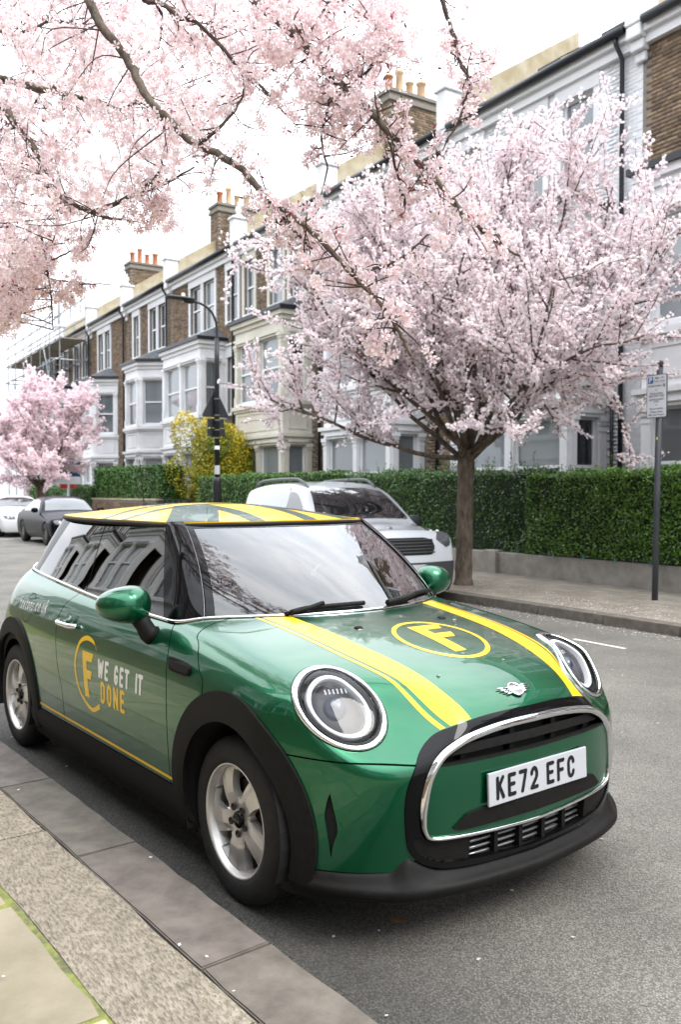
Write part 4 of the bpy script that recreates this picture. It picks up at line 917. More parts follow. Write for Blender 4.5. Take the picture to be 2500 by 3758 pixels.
class Frame:
    """maps (u, y, z) of a wall face to house coordinates; u runs away from the viewer, y inwards"""
    def __init__(s, o, du): s.o = np.array(o, float); d = np.array(du, float); s.d = d/np.linalg.norm(d); s.n = np.array([-s.d[1], s.d[0]])*-1
    def __call__(s, P): P = np.asarray(P, float); return np.stack([s.o[0]+P[:, 0]*s.d[0]+P[:, 1]*s.n[0], s.o[1]+P[:, 0]*s.d[1]+P[:, 1]*s.n[1], P[:, 2]], 1)
def boxes(fr, L_):
    mb = MB()
    for b in L_: mb.box(*b)
    mb.V = [tuple(v) for v in fr(mb.V)]; return mb
def sash(fr, u0, u1, z0, z1, house, dep=.10, mid=.5, curtain=0, frame=.055):
    """sliding sash window set back in its opening"""
    y0, y1 = dep-.01, dep+.05
    zm = z0+(z1-z0)*mid
    w = boxes(fr, [(u0, u0+frame, y0, y1, z0, z1), (u1-frame, u1, y0, y1, z0, z1), (u0+frame, u1-frame, y0, y1, z1-frame, z1), (u0+frame, u1-frame, y0, y1, z0, z0+frame*1.3), (u0+frame, u1-frame, y0-.02, y1, zm-.03, zm+.03)]).build('window', FRAMEW, house)
    pmx = random.choice(PANES)
    for a, b in ((z0+frame*1.3, zm-.03), (zm+.03, z1-frame)):
        boxes(fr, [(u0+frame, u1-frame, y1-.03, y1-.02, a, b)]).build('pane', PANEL_ if curtain and random.random() < .5 else pmx, w)
    if not 'nosill' in house: boxes(fr, [(u0-.08, u1+.08, -.07, dep, z0-.09, z0-.002)]).build('sill', FRAMEW, w)
    return w
def bricks(fr, W_, z0, z1, holes, wall, white, n_ind=300, key=None):
    """stretcher-bond bricks proud of the wall; the ones that show largest become parts"""
    P = []
    nz = int((z1-z0)/.075)
    for j in range(nz):
        z = z0+.0375+j*.075
        for k in range(int(W_/.225)+1):
            u = .1125*(1+(j % 2))+k*.225
            if u < .1 or u > W_-.1: continue
            if any(h[0]-.09 < u < h[1]+.09 and h[2]-.03 < z < h[3]+.03 for h in holes): continue
            P.append((u, .0135, z))
    if not P: return
    P = np.array(P); order = np.argsort([key(p) for p in P]) if key else np.arange(len(P))
    rot = math.atan2(fr.d[1], fr.d[0])
    Q = fr(P)
    for i in order[:n_ind]: link('brick', random.choice(UB[white]), wall, tuple(Q[i]), (0, 0, rot))
    rest = order[n_ind:]
    if len(rest):
        c = np.array([(sx*.1065, sy, sz*.032) for sx in (-1, 1) for sy in (-.02, .02) for sz in (-1, 1)]); R2 = np.array([fr.d, [fr.n[0], fr.n[1]]])
        loc = c[None]+0*P[rest][:, None]; V = np.stack([Q[rest][:, None, 0]+loc[..., 0]*fr.d[0]+loc[..., 1]*fr.n[0], Q[rest][:, None, 1]+loc[..., 0]*fr.d[1]+loc[..., 1]*fr.n[1], Q[rest][:, None, 2]+loc[..., 2]], -1).reshape(-1, 3)
        f = np.array([(0, 4, 5, 1), (0, 1, 3, 2), (4, 6, 7, 5), (1, 5, 7, 3), (0, 2, 6, 4)]); F = (f[None]+8*np.arange(len(rest))[:, None, None]).reshape(-1, 4)
        col = np.repeat(np.array([rcol(white) for _ in rest]), 8, 0)
        o = mk('brickwork', V, F, PBRICK if white else BRICK, wall, col=col); o['kind'] = 'stuff'
EAVE = 10.05
def house(name, label, s0, s1, bay, top, single, white=False, trim=STUCCO, canted=False, ind=300, T=5.75, slates=False, bricked=True, curtains=(), root=None, chimney=False, ground=True):
    h = thing(name, label, 'house', tuple(st(s0, T)) if root is None else root[0], SROT if root is None else root[1], 'terrace houses')
    W_ = s1-s0; fr = Frame((0, 0), (-1, 0)); holes = []
    for a, b in top: holes.append((a, b, 7.62, 9.45))
    for a, b in single: holes += [(a, b, 7.62, 9.45), (a, b, 4.35, 6.35)]
    V, F = face_wall(W_, 0, EAVE, holes); wall = mk('wall', fr(V), F, (MORTAR if bricked else FARBRICK) if not white else PBRICK, h, col=np.ones(len(V)))
    bz = [(bay[0]-.05, bay[1]+.05, 0, 7.1)] if bay else []
    sur = [(a-.16, b+.16, c-.12, d+.42) for a, b, c, d in holes]
    key = lambda p: p[0]*1.0+abs(p[2]-6)*.12
    if bricked: bricks(fr, W_, .6, EAVE-.12, sur+bz, wall, white, ind, key)
    # white surrounds: lintel, jambs, sill
    grp = []
    for a, b, c, d in holes:
        boxes(fr, [(a-.15, b+.15, -.05, .0, d, d+.40), (a-.15, a, -.035, .0, c-.1, d), (b, b+.15, -.035, .0, c-.1, d), (a-.2, b+.2, -.10, 0, d+.40, d+.47)]).build('window_surround', trim, h)
        sash(fr, a, b, c, d, h, curtain=(a in curtains))
    # eaves: cornice, gutter, downpipe, corbel
    boxes(fr, [(0, W_, -.12, -.0, EAVE-.32, EAVE-.02), (0, W_, -.22, -.0, EAVE-.14, EAVE+.0)]).build('eaves_cornice', FRAMEW, h)
    mb = MB(); mb.tube(fr([(.22, -.30, EAVE+.03), (W_-.22, -.30, EAVE+.03)]), .085, 8); mb.build('gutter', GUT, h, True)
    mb = MB(); mb.tube(fr([(.42, -.28, EAVE-.02), (.42, -.26, EAVE-.14), (.40, -.10, EAVE-.40), (.40, -.09, 4.), (.40, -.09, .2)]), .045, 8); mb.build('downpipe', GUT, h, True)
    if white:
        mb = MB(); mb.tube(fr([(.62, -.07, 3.9), (.62, -.07, .2)]), .035, 8); mb.tube(fr([(.62, -.07, 3.9), (1.1, -.07, 3.95)]), .035, 8); mb.build('waste_pipe', GUT, h, True)
    boxes(fr, [(-.18, .18, -.32, .2, EAVE+.02, EAVE+1.0), (-.23, .23, -.37, .25, EAVE+.92, EAVE+1.02), (-.17, .17, -.30, .0, EAVE-.22, EAVE+.02), (-.15, .15, -.2, .0, EAVE-.42, EAVE-.22), (-.12, .12, -.1, 0., EAVE-.60, EAVE-.42)]).build('party_wall_corbel', STUCCO, h, bevel=.03)
    V_, F_ = lathe([(0, .55), (.03, .52), (.02, .42), (.09, .36), (.12, .28), (.08, .18), (.06, .14), (.16, .06), (.18, 0)], 12); mk('finial', [(v[0], v[1]-.05, v[2]+EAVE+1.02) for v in V_], F_, STUCCO, h, True)
    # roof slope, party wall upstand, chimney
    sl = math.tan(math.radians(33)); y0, y1 = -.30, 4.2; z0 = EAVE+.06; z1 = z0+(y1-y0)*sl
    mb = MB(); mb.add([(-W_, y0, z0), (0, y0, z0), (0, y1, z1), (-W_, y1, z1), (-W_, y1+4, z0), (0, y1+4, z0)], [(0, 1, 2, 3), (3, 2, 5, 4)]); rf_ = mb.build('roof', SLATE if True else None, h)
    rf_.data.color_attributes.new('tint', 'FLOAT_COLOR', 'POINT').data.foreach_set('color', np.ones(6*4, np.float32))
    if slates:
        P = []; col = []
        nrow = 22
        for j in range(nrow):
            for k in range(int(W_/.30)):
                u = -(k*.30+.15+.15*(j % 2)); yy = y0+.22*j
                if u < -W_+.1: continue
                zz = z0+(yy-y0)*sl; d = .30; w = .146; e = random.uniform(0, .006)
                P += [(u-w, yy, zz+.022+e), (u+w, yy, zz+.022+e), (u+w, yy+d, zz+d*sl+.006+e), (u-w, yy+d, zz+d*sl+.006+e), (u-w, yy, zz+.004), (u+w, yy, zz+.004)]
                c = random.uniform(.75, 1.15); col += [(c, c*random.uniform(.97, 1.03), c*.98)]*6
        n = len(P)//6; F_ = np.array([(0, 1, 2, 3), (4, 5, 1, 0)]); F_ = (F_[None]+6*np.arange(n)[:, None, None]).reshape(-1, 4); o = mk('roof_slates', P, F_, SLATE, rf_, col=np.array(col)); o['kind'] = 'stuff'
        for u in (1.1, 2.9):
            a0, b0 = .9, 2.0; pz = lambda y: z0+(y-y0)*sl
            MB().add([(-u-.55, a0, pz(a0)+.10), (-u, a0, pz(a0)+.10), (-u, b0, pz(b0)+.10), (-u-.55, b0, pz(b0)+.10)], [(0, 1, 2, 3)]).build('skylight', PANEL_, rf_)
            MB().add([(-u-.62, a0-.06, pz(a0)+.0), (-u+.07, a0-.06, pz(a0)+.0), (-u+.07, a0-.06, pz(a0)+.09), (-u-.62, a0-.06, pz(a0)+.09), (-u-.62, b0, pz(b0)+.09), (-u+.07, b0, pz(b0)+.09)], [(0, 1, 2, 3), (3, 2, 5, 4)]).build('skylight_frame', GUT, rf_)
    mb = MB(); mb.add([(-.17, -.1, z0), (.17, -.1, z0), (.17, y1, z1), (-.17, y1, z1), (-.17, .25, z0+.95), (.17, .25, z0+.95), (.17, y1, z1+.55), (-.17, y1, z1+.55)], [(0, 3, 2, 1), (4, 5, 6, 7), (0, 1, 5, 4), (1, 2, 6, 5), (2, 3, 7, 6), (3, 0, 4, 7)]); mb.build('party_parapet', COPING, h)
    if chimney:
        c0, c1, zt = 1.9, 3.7, 13.6
        ch = MB().box(-.42, .42, c0, c1, 10.5, zt-.35); ch.box(-.48, .48, c0-.06, c1+.06, zt-.35, zt-.22); ch.box(-.44, .44, c0-.02, c1+.02, zt-.22, zt-.1); ch.box(-.5, .5, c0-.08, c1+.08, zt-.1, zt); ch = ch.build('chimney_stack', MORTAR, h)
        for nn_, o_, ln in ((Frame((.42, c0), (-1, 0)), 0, .84), (Frame((.42, c1), (0, -1)), 0, 1.8)):
            bricks(nn_, ln, 10.9, zt-.35, [], ch, False, 0)
        for k, (yy, r, hh, m_) in enumerate(((c0+.25, .13, .6, TERRA), (c0+.65, .12, .85, BUFF), (c0+1.05, .12, .6, BUFF), (c0+1.5, .14, .7, BUFF))):
            V_, F_ = lathe([(r*1.1, 0), (r, .08), (r*.9, hh*.85), (r*1.15, hh*.88), (r*1.2, hh*.95), (r, hh), (r*.75, hh-.02), (r*.7, hh*.4)], 14); mk('chimney_pot', [(v[0], v[1]+yy, v[2]+zt-.02) for v in V_], F_, m_ if chimney != 'red' else TERRA, h, True)
        am_ = MB(); am_.tube([(.1, c0+.1, zt), (.1, c0+.1, zt+1.5)], .012, 5)
        for k in range(7): am_.tube([(-.12+.0*k, c0-.5+.16*k, zt+1.42), (.32, c0-.5+.16*k, zt+1.42)], .006, 4)
        am_.tube([(.1, c0-.55, zt+1.42), (.1, c0+.55, zt+1.42)], .008, 4); am_.build('tv_aerial', GUT, h)
    # bay
    if bay:
        a, b = bay; D_ = 1.0
        if canted: plan = [(-a, 0), (-(a+.75), -D_), (-(b-.75), -D_), (-b, 0)]
        else: plan = [(-a, 0), (-a-.02, -D_), (-b+.02, -D_), (-b, 0)]
        bw_ = None
        for i in range(3):
            p, q = np.array(plan[i]), np.array(plan[i+1]); L_ = np.linalg.norm(q-p); f2 = Frame(p, q-p); hs = []
            if L_ > 2: n = 2 if L_ < 2.2 or True else 3
            else: n = 1
            mg = .24 if n > 1 else (.22 if L_ > .8 else .18); pw = .26
            ww = (L_-2*mg-(n-1)*pw)/n
            for k in range(n):
                u0 = mg+k*(ww+pw)
                hs += [(u0, u0+ww, 4.36, 6.22), (u0, u0+ww, 1.05, 2.95)]
            V, F = face_wall(L_, 0, 7.0, hs, .12); V = f2(V)
            o = mk('bay_wall', V, F, trim, h)
            if i == 2: continue
            for (u0, u1, zb, zt) in hs:
                sash(f2, u0, u1, zb, zt, h, dep=.09, curtain=(i == 1), frame=.05)
                boxes(f2, [(u0-.05, u1+.05, -.05, .0, zt, zt+.07), (u0-.08, u1+.08, -.09, -.0, zt+.07, zt+.13)]).build('window_hood', trim, h)
            cols_ = [(.02, mg-.04)]+[(mg+k*(ww+pw)+ww+.04, mg+(k+1)*(ww+pw)-.04) for k in range(n-1)]+[(L_-mg+.04, L_-.02)]
            for c0, c1 in cols_:
                for zb, zt in ((4.3, 6.3), (.6, 3.0)):
                    boxes(f2, [(c0, c1, -.035, 0, zb, zt-.18), (c0-.02, c1+.02, -.06, 0, zb, zb+.30), (c0-.02, c1+.02, -.06, 0, zt-.20, zt-.12), (c0-.035, c1+.035, -.085, 0, zt-.12, zt-.02), (c0-.01, c1+.01, -.045, 0, zt-.32, zt-.28)]).build('bay_column', trim, h)
            boxes(f2, [(0, L_, -.05, 0, 3.45, 4.0)] if False else [(.18, L_-.18, -.02, .0, 3.42, 3.46), (.18, L_-.18, -.02, .0, 3.96, 4.0), (.18, .22, -.02, 0., 3.46, 3.96), (L_-.22, L_-.18, -.02, 0., 3.46, 3.96)]).build('bay_panel', trim, h)
        # horizontal mouldings follow the plan
        def ringmould(z0_, z1_, o_, name, mat):
            pl = np.array(plan, float); c = np.array([-(a+b)/2, 0.]); out_ = []
            for (x, y) in pl: out_.append((x+math.copysign(o_, x-c[0]), y-(o_ if y < -.1 else 0)))
            MB().prism([(x, y) for x, y in out_], z0_, z1_).build(name, mat, h)
        ringmould(4.16, 4.28, .10, 'bay_sill', trim); ringmould(4.08, 4.16, .05, 'bay_sill', trim); ringmould(3.18, 3.28, .12, 'bay_cornice', trim); ringmould(3.08, 3.18, .06, 'bay_cornice', trim)
        ringmould(6.66, 6.80, .05, 'bay_cornice', trim); ringmould(6.80, 6.94, .13, 'bay_cornice', trim); ringmould(6.94, 7.06, .20, 'bay_gutter', GUT)
        pl = [(x*1.0, y) for x, y in plan]; cx = -(a+b)/2
        top_ = [(cx+(x-cx)*(1.06), y*1.12, 7.06) for x, y in plan]+[(cx+(x-cx)*.55, -.02, 7.62) for x, y in plan[1:3]]
        MB().add(top_, [(0, 1, 4), (1, 2, 5, 4), (2, 3, 5)]).build('bay_roof', LEAD, h)
    return h
B_ = 'brown brick terrace house '
house('terrace_house', B_+'with white bay at the right edge of the picture', -.62, 5.08, (.9+.72, 4.92), [(2.0, 2.9), (3.3, 4.2)], [], T=5.75)
house('terrace_house', 'white painted brick terrace house behind the large blossom tree', 5.08, 10.6, (.82, 4.1), [(1.15, 2.0), (2.5, 3.35)], [(4.45, 5.25)], white=True, slates=True)
house('terrace_house', B_+'mostly hidden by the blossom tree, white bay', 10.6, 16.13, (1.0, 4.2), [(1.5, 2.3), (2.8, 3.6)], [(4.5, 5.2)])
house('terrace_house', B_+'with cream stone bay, behind the yellow shrub', 16.13, 22.0, (.97, 4.2), [(1.4, 2.3), (2.75, 3.65)], [(4.75, 5.5)], trim=CREAM, chimney=True)
house('terrace_house', B_+'with square white bay, behind the street lamp', 22.0, 28.3, (1.15, 4.75), [(2.1, 3.1), (3.35, 4.35)], [(.15, 1.0)])
house('terrace_house', B_+'with angled white bay and slate hipped bay roof', 28.3, 33.7, (.5, 3.6), [(.7, 1.5), (1.75, 2.55)], [(3.9, 4.6)], canted=True, chimney=True, ind=200)
house('terrace_house', B_+'between the angled-bay house and the scaffolding', 33.7, 39.2, (1.5, 4.6), [(2.6, 3.4), (3.65, 4.45)], [], canted=True, ind=120)
house('terrace_house', B_+'wrapped in scaffolding at the far left', 39.2, 45.2, (1.2, 4.5), [(.8, 1.7), (2.4, 3.3)], [(4.6, 5.4)], ind=0, chimney='red')
house('terrace_house', B_+'farthest left, beyond the scaffolded one', 45.2, 51.2, (1.2, 4.5), [(1.6, 2.5), (3.0, 3.9)], [], ind=0)
# houses outside the frame, along both sides of the street: they show in the car's paint and windows
for x, w in ((-32.9, 'roof edge'), (-27.0, 'rear lamp side'), (-21.1, 'rear wheel arch'), (-15.2, 'rear quarter'), (-9.3, 'rear side window'), (-3.4, 'door window'), (2.5, 'door mirror'), (8.4, 'front wing'), (14.3, 'near headlamp')):
    house('terrace_house', 'brown brick near-side terrace house reflected in the %s' % w, 0, 5.85, (1.2, 4.5), [(1.6, 2.4), (3.0, 3.8)], [(4.75, 5.5)], bricked=False, root=((x, -7.6, 0), math.pi))
nw = thing('garden_wall', 'brown brick near-side garden wall reflected in the car door', 'wall', (0, -4.3, KH)); MB().box(-30, 14, -.22, 0, 0, 1.15).build('wall_face', FARBRICK, nw); MB().box(-30, 14, -.26, .04, 1.15, 1.22).build('coping', COPING, nw)
for s_, w in ((-6.5, 'bonnet edge'), (-12.4, 'front bumper'), (-18.3, 'number plate panel'), (-24.2, 'grille chrome')):
    house('terrace_house', 'brown brick house right of the frame, reflected in the %s' % w, s_, s_+5.85, (1.2, 4.5), [(1.6, 2.4), (3.0, 3.8)], [], bricked=False)
# scaffolding
TUBE = pm('scaffold_tube', (.32, .34, .36), .4, metal=.7); BOARD = noisy('scaffold_board', (.28, .22, .16), (.36, .30, .22), 6, .9)
sf = thing('scaffolding', 'metal tube scaffolding with plank platforms round the far left house', 'scaffolding', tuple(st(39.6, 5.75)), SROT)
for u in np.arange(0, 12.1, 2.0):
    for y in (-.25, -1.55): MB().tube([(-u, y, 0.1), (-u, y, 11.9 if y > -1 else 11.2)], .03, 6).build('upright', TUBE, sf)
for y in (-.25, -1.55):
    for z in (6.4, 8.4, 9.4, 9.9, 10.5): MB().tube([(.5, y-.04, z), (-12.5, y-.04, z)], .036, 6).build('ledger', TUBE, sf)
for u in np.arange(0, 12.1, 2.0):
    for z in (8.4, 9.4): MB().tube([(-u-.05, .1, z-.06), (-u-.05, -1.8, z-.06)], .036, 6).build('transom', TUBE, sf)
for u in (1, 5, 9): MB().tube([(-u, -1.62, 6.4), (-u-2, -1.62, 9.3)], .036, 6).build('brace', TUBE, sf)
for k in range(5): MB().box(-12.3, .3, -1.5+.24*k, -1.28+.24*k, 9.36, 9.40).build('platform_board', BOARD, sf)
for u in (1., 3., 5.5): MB().tube([(-u, -.2, 11), (-u+.4, -.2, 13.2)], .036, 6).build('upright', TUBE, sf)
for z in (11.6, 12.4): MB().tube([(-.2, -.25, z), (-6, -.25, z)], .036, 6).build('ledger', TUBE, sf)
# ================================================================== planting
def petalmat(name, trans=.45):
    m = bpy.data.materials.new(name); m.use_nodes = True; t = m.node_tree; t.nodes.clear(); o = nd(t, 'ShaderNodeOutputMaterial'); mix = nd(t, 'ShaderNodeMixShader'); d = nd(t, 'ShaderNodeBsdfDiffuse'); tr = nd(t, 'ShaderNodeBsdfTranslucent')
    a = nd(t, 'ShaderNodeVertexColor', layer_name='tint'); mix.inputs[0].default_value = trans
    for n in (d, tr): t.links.new(a.outputs['Color'], n.inputs['Color'])
    t.links.new(d.outputs[0], mix.inputs[1]); t.links.new(tr.outputs[0], mix.inputs[2]); t.links.new(mix.outputs[0], o.inputs[0]); return m
PETAL = petalmat('petal', .48)
def leafmat(name, rough=.4):
    m = pm(name, (.05, .1, .02), rough); t = m.node_tree; b = t.nodes['Principled BSDF']; a = nd(t, 'ShaderNodeVertexColor', layer_name='tint'); t.links.new(a.outputs['Color'], b.inputs['Base Color']); return m
LEAF = leafmat('hedge_leaf', .32); BUSHLEAF = leafmat('shrub_leaf', .45)
BARK = noisy('cherry_bark', (.055, .042, .030), (.165, .13, .095), 16, .9, bump=1.0, bscale=34, detail=8, stretch=(1, 1, .35), bdist=.02)
TWIG = noisy('twig_bark', (.05, .033, .026), (.11, .08, .065), 30, .85)
def rotmats(n, up=None, spread=None):
    q = rng.normal(size=(n, 4)); q /= np.linalg.norm(q, axis=1)[:, None]; w, x, y, z = q.T
    return np.stack([np.stack([1-2*(y*y+z*z), 2*(x*y-z*w), 2*(x*z+y*w)], -1), np.stack([2*(x*y+z*w), 1-2*(x*x+z*z), 2*(y*z-x*w)], -1), np.stack([2*(x*z-y*w), 2*(y*z+x*w), 1-2*(x*x+y*y)], -1)], 1)
def face_mats(nrm, jitter=.5):
    n = nrm+rng.normal(size=nrm.shape)*jitter; n /= np.linalg.norm(n, axis=1)[:, None]+1e-9
    a = np.cross(n, rng.normal(size=n.shape)); a /= np.linalg.norm(a, axis=1)[:, None]+1e-9; return np.stack([a, np.cross(n, a), n], -1)
def scatter(name, P, R_, size, tv, tf, tcol, tint, mat, parent, smooth=False):
    """many copies of a small template in one mesh; tint (n,3) multiplies the template colours"""
    n = len(P); k = len(tv); V = np.einsum('nij,kj->nki', R_, tv)*np.asarray(size).reshape(-1, 1, 1)+P[:, None]
    F = (np.asarray(tf)[None]+k*np.arange(n)[:, None, None]).reshape(-1, len(tf[0])); col = (tcol[None]*tint[:, None]).reshape(-1, 3)
    o = mk(name, V.reshape(-1, 3), F, mat, parent, smooth, col=col); o['kind'] = 'stuff'; return o
def flower5():
    V = [(0, 0, -.12)]; F = []; C_ = [(.72, .42, .42)]
    for k in range(5):
        a = 2*math.pi*k/5
        for r, da, z, c in ((.55, -.42, .05, (.99, .955, .965)), (1.0, -.26, .16, (1, .985, .99)), (1.0, .26, .16, (1, .985, .99)), (.55, .42, .05, (.99, .955, .965))): V.append((r*math.cos(a+da), r*math.sin(a+da), z)); C_.append(c)
        b = 1+4*k; F.append((0, b, b+1, b+2)); F.append((0, b+2, b+3, b+3))
    F = [f if f[2] != f[3] else (f[0], f[1], f[2], f[2]) for f in F]
    T = []
    for k in range(5): b = 1+4*k; T += [(0, b, b+1), (0, b+1, b+2), (0, b+2, b+3)]
    return np.array(V)*.5, T, np.array(C_)
FL5 = flower5()
def flower_small():
    V = []; F = []; C_ = []
    for k in range(3):
        a = math.pi*k/3; c, s = math.cos(a), math.sin(a); b = len(V)
        V += [(-.5*c, -.5*s, -.25), (.5*c, .5*s, -.25), (.42*c, .42*s, .38), (-.42*c, -.42*s, .38)]; C_ += [(.98, .94, .955), (.98, .94, .955), (1, .99, .995), (1, .99, .995)]; F.append((b, b+1, b+2, b+3))
    return np.array(V), F, np.array(C_)
FLS = flower_small()
LEAFT = (np.array([(0, -.5, 0), (.28, -.05, .07), (0, .5, 0), (-.28, -.05, .07)]), [(0, 1, 2, 3)], np.array([(.85,)*3, (1.,)*3, (1.12,)*3, (1.,)*3]))
def pink(n, a=(.985, .965, .96), b=(.965, .865, .885), p=.5):
    k = np.clip(rng.normal(p, .3, n), 0, 1)[:, None]; v = rng.uniform(.9, 1.04, n)[:, None]; return (np.array(a)*(1-k)+np.array(b)*k)*v
# ------------------------------------------------------------------ blossom street trees
def street_tree(label, base, fork, crown_c, crown_r, n_prim, n_fl, size, lean, trunk_r, seed, pinkness, sleeve=.085, limit=None):
    r_ = np.random.default_rng(seed)
    tr = thing('cherry_tree', label, 'tree', tuple(base), 0, 'blossoming cherry trees'); B = np.array(base, float)
    tp = np.array([(0, 0, -.05), (.0, 0, .25), lean*.35+np.array([0, 0, fork*.4]), lean*.7+np.array([0, 0, fork*.75]), lean+np.array([0, 0, fork])])
    tpath = spline(tp, 6); rad = np.interp(np.linspace(0, 1, len(tpath)), [0, .06, .2, .7, 1], [trunk_r*1.35, trunk_r*1.12, trunk_r, trunk_r*.92, trunk_r*1.02])
    rad = rad*(1+.05*np.sin(np.arange(len(tpath))*1.3)); mk('trunk', *tube(tpath, rad, 16), BARK, tr, True)
    cc = np.array(crown_c, float)-B; cr = np.array(crown_r, float); tw = MB(); big = MB(); SEG = []; top = tp[-1]
    def grow(p, d, L_, r, lev):
        """a curved limb; returns its polyline"""
        n = max(4, int(L_/.16)); pts = [p]; dd = d/np.linalg.norm(d)
        for i in range(n):
            dd = dd+r_.normal(size=3)*.10+np.array([0, 0, .035 if lev < 2 else .02]); dd /= np.linalg.norm(dd); pts.append(pts[-1]+dd*L_/n)
        return np.array(pts)
    for i in range(n_prim):
        a = i*2.39996+r_.uniform(-.15, .15); el = (.34, .62, .85, 1.08, 1.32)[i % 5]+r_.uniform(-.10, .10)
        d = np.array([math.cos(a)*math.cos(el), math.sin(a)*math.cos(el), math.sin(el)])
        # length to crown surface
        tt = np.linspace(.3, 8, 200); q = top+tt[:, None]*d; e = (((q-cc)/cr)**2).sum(1); L_ = tt[np.argmax(e > 1)] if (e > 1).any() and e[0] < 1 else 1.5
        L_ = max(L_*r_.uniform(.85, 1.05), .8)
        if limit is not None:
            while L_ > 1 and limit(top+d*L_) > 0: L_ -= .15
        P1 = grow(top-np.array([0, 0, r_.uniform(0, .25)]), d, L_, .05, 0); r0 = trunk_r*.32
        big.tube(P1, np.linspace(r0, .010, len(P1)), 8)
        SEG.append(P1[int(len(P1)*.6):])
        m = int(L_/.21)
        for j in range(m):
            f = .28+.72*(j+r_.uniform())/m; k = min(int(f*(len(P1)-1)), len(P1)-2); p = P1[k]; ax = P1[k+1]-P1[k]; ax /= np.linalg.norm(ax)
            d2 = ax*.55+r_.normal(size=3)*.75+np.array([0, 0, .30]); L2 = (1.05-.6*f)*L_*r_.uniform(.22, .5)+.25
            P2 = grow(p, d2, L2, .02, 1); e = (((P2-cc)/(cr*1.08))**2).sum(1); ok = np.argmax(e > 1) if (e > 1).any() else len(P2); P2 = P2[:max(ok, 4)]
            if limit is not None and limit(P2[-1]) > 0: P2 = P2[:max(3, int(np.argmax([limit(q) > 0 for q in P2])))]
            tw.tube(P2, np.linspace(max(.018*(1-f)+.009, .008), .004, len(P2)), 5, cap=False); SEG.append(P2[1:])
            for _ in range(int(2+L2*3)):
                k2 = r_.integers(1, len(P2)-1); d3 = (P2[k2]-P2[k2-1])/np.linalg.norm(P2[k2]-P2[k2-1])*.7+r_.normal(size=3)*.6+np.array([0, 0, .25])
                P3 = grow(P2[k2], d3, r_.uniform(.25, .75), .01, 2); e = (((P3-cc)/(cr*1.15))**2).sum(1); ok = np.argmax(e > 1) if (e > 1).any() else len(P3)
                if ok < 3 or (limit is not None and limit(P3[ok-1]) > 0) or ((((P3[0]-cc)/cr)**2).sum() < .16 and r_.uniform() < .75): continue
                P3 = P3[:ok]; tw.tube(P3, .004, 4, cap=False); SEG.append(P3)
    big.build('limbs', BARK, tr, True); o = tw.build('twigs', TWIG, tr, False); o['kind'] = 'stuff'
    # blossom sleeves along the twigs
    A = np.concatenate([s_[:-1] for s_ in SEG]); Bq = np.concatenate([s_[1:] for s_ in SEG]); ln = np.linalg.norm(Bq-A, axis=1); pr = ln/ln.sum(); i = r_.choice(len(A), n_fl, p=pr); t = r_.uniform(size=(n_fl, 1))
    P = A[i]+(Bq[i]-A[i])*t; clump = (np.sin(P[:, 0]*9+P[:, 2]*7)+np.sin(P[:, 1]*11-P[:, 2]*5))*.25+1
    off = r_.normal(size=(n_fl, 3)); off /= np.linalg.norm(off, axis=1)[:, None]; P = P+off*(sleeve*clump*r_.uniform(.25, 1, n_fl)**.6)[:, None]
    sgp = r_.normal(size=len(A))*.22; tint = pink(n_fl, p=pinkness); tint *= 1+(.06*np.clip(sgp[i], -1, 1))[:, None]
    scatter('crown', P, face_mats(off, .7), r_.uniform(.75, 1.25, n_fl)*size, *FLS, tint, PETAL, tr); return tr
tb = st(4.34, .80, KH)
street_tree('large pale pink blossom tree between the van and the hedge', tb, 2.02, tb+np.array([-.25, -.1, 4.25])+RT*.40, (3.75, 3.75, 2.95), 24, 108000, .039, np.array([.05, .0, 0]), .128, 3, .42, sleeve=.062, limit=lambda q: q[2]+KH-min(6.55+.42*float(q@RT), 7.15))
tb2 = st(29.8, .8, KH)
street_tree('deeper pink blossom tree behind the parked dark and white cars', tb2, 1.75, tb2+np.array([0, 0, 4.1]), (2.9, 2.5, 2.65), 11, 30000, .075, np.array([.0, .0, 0]), .17, 11, 1.1, sleeve=.11)
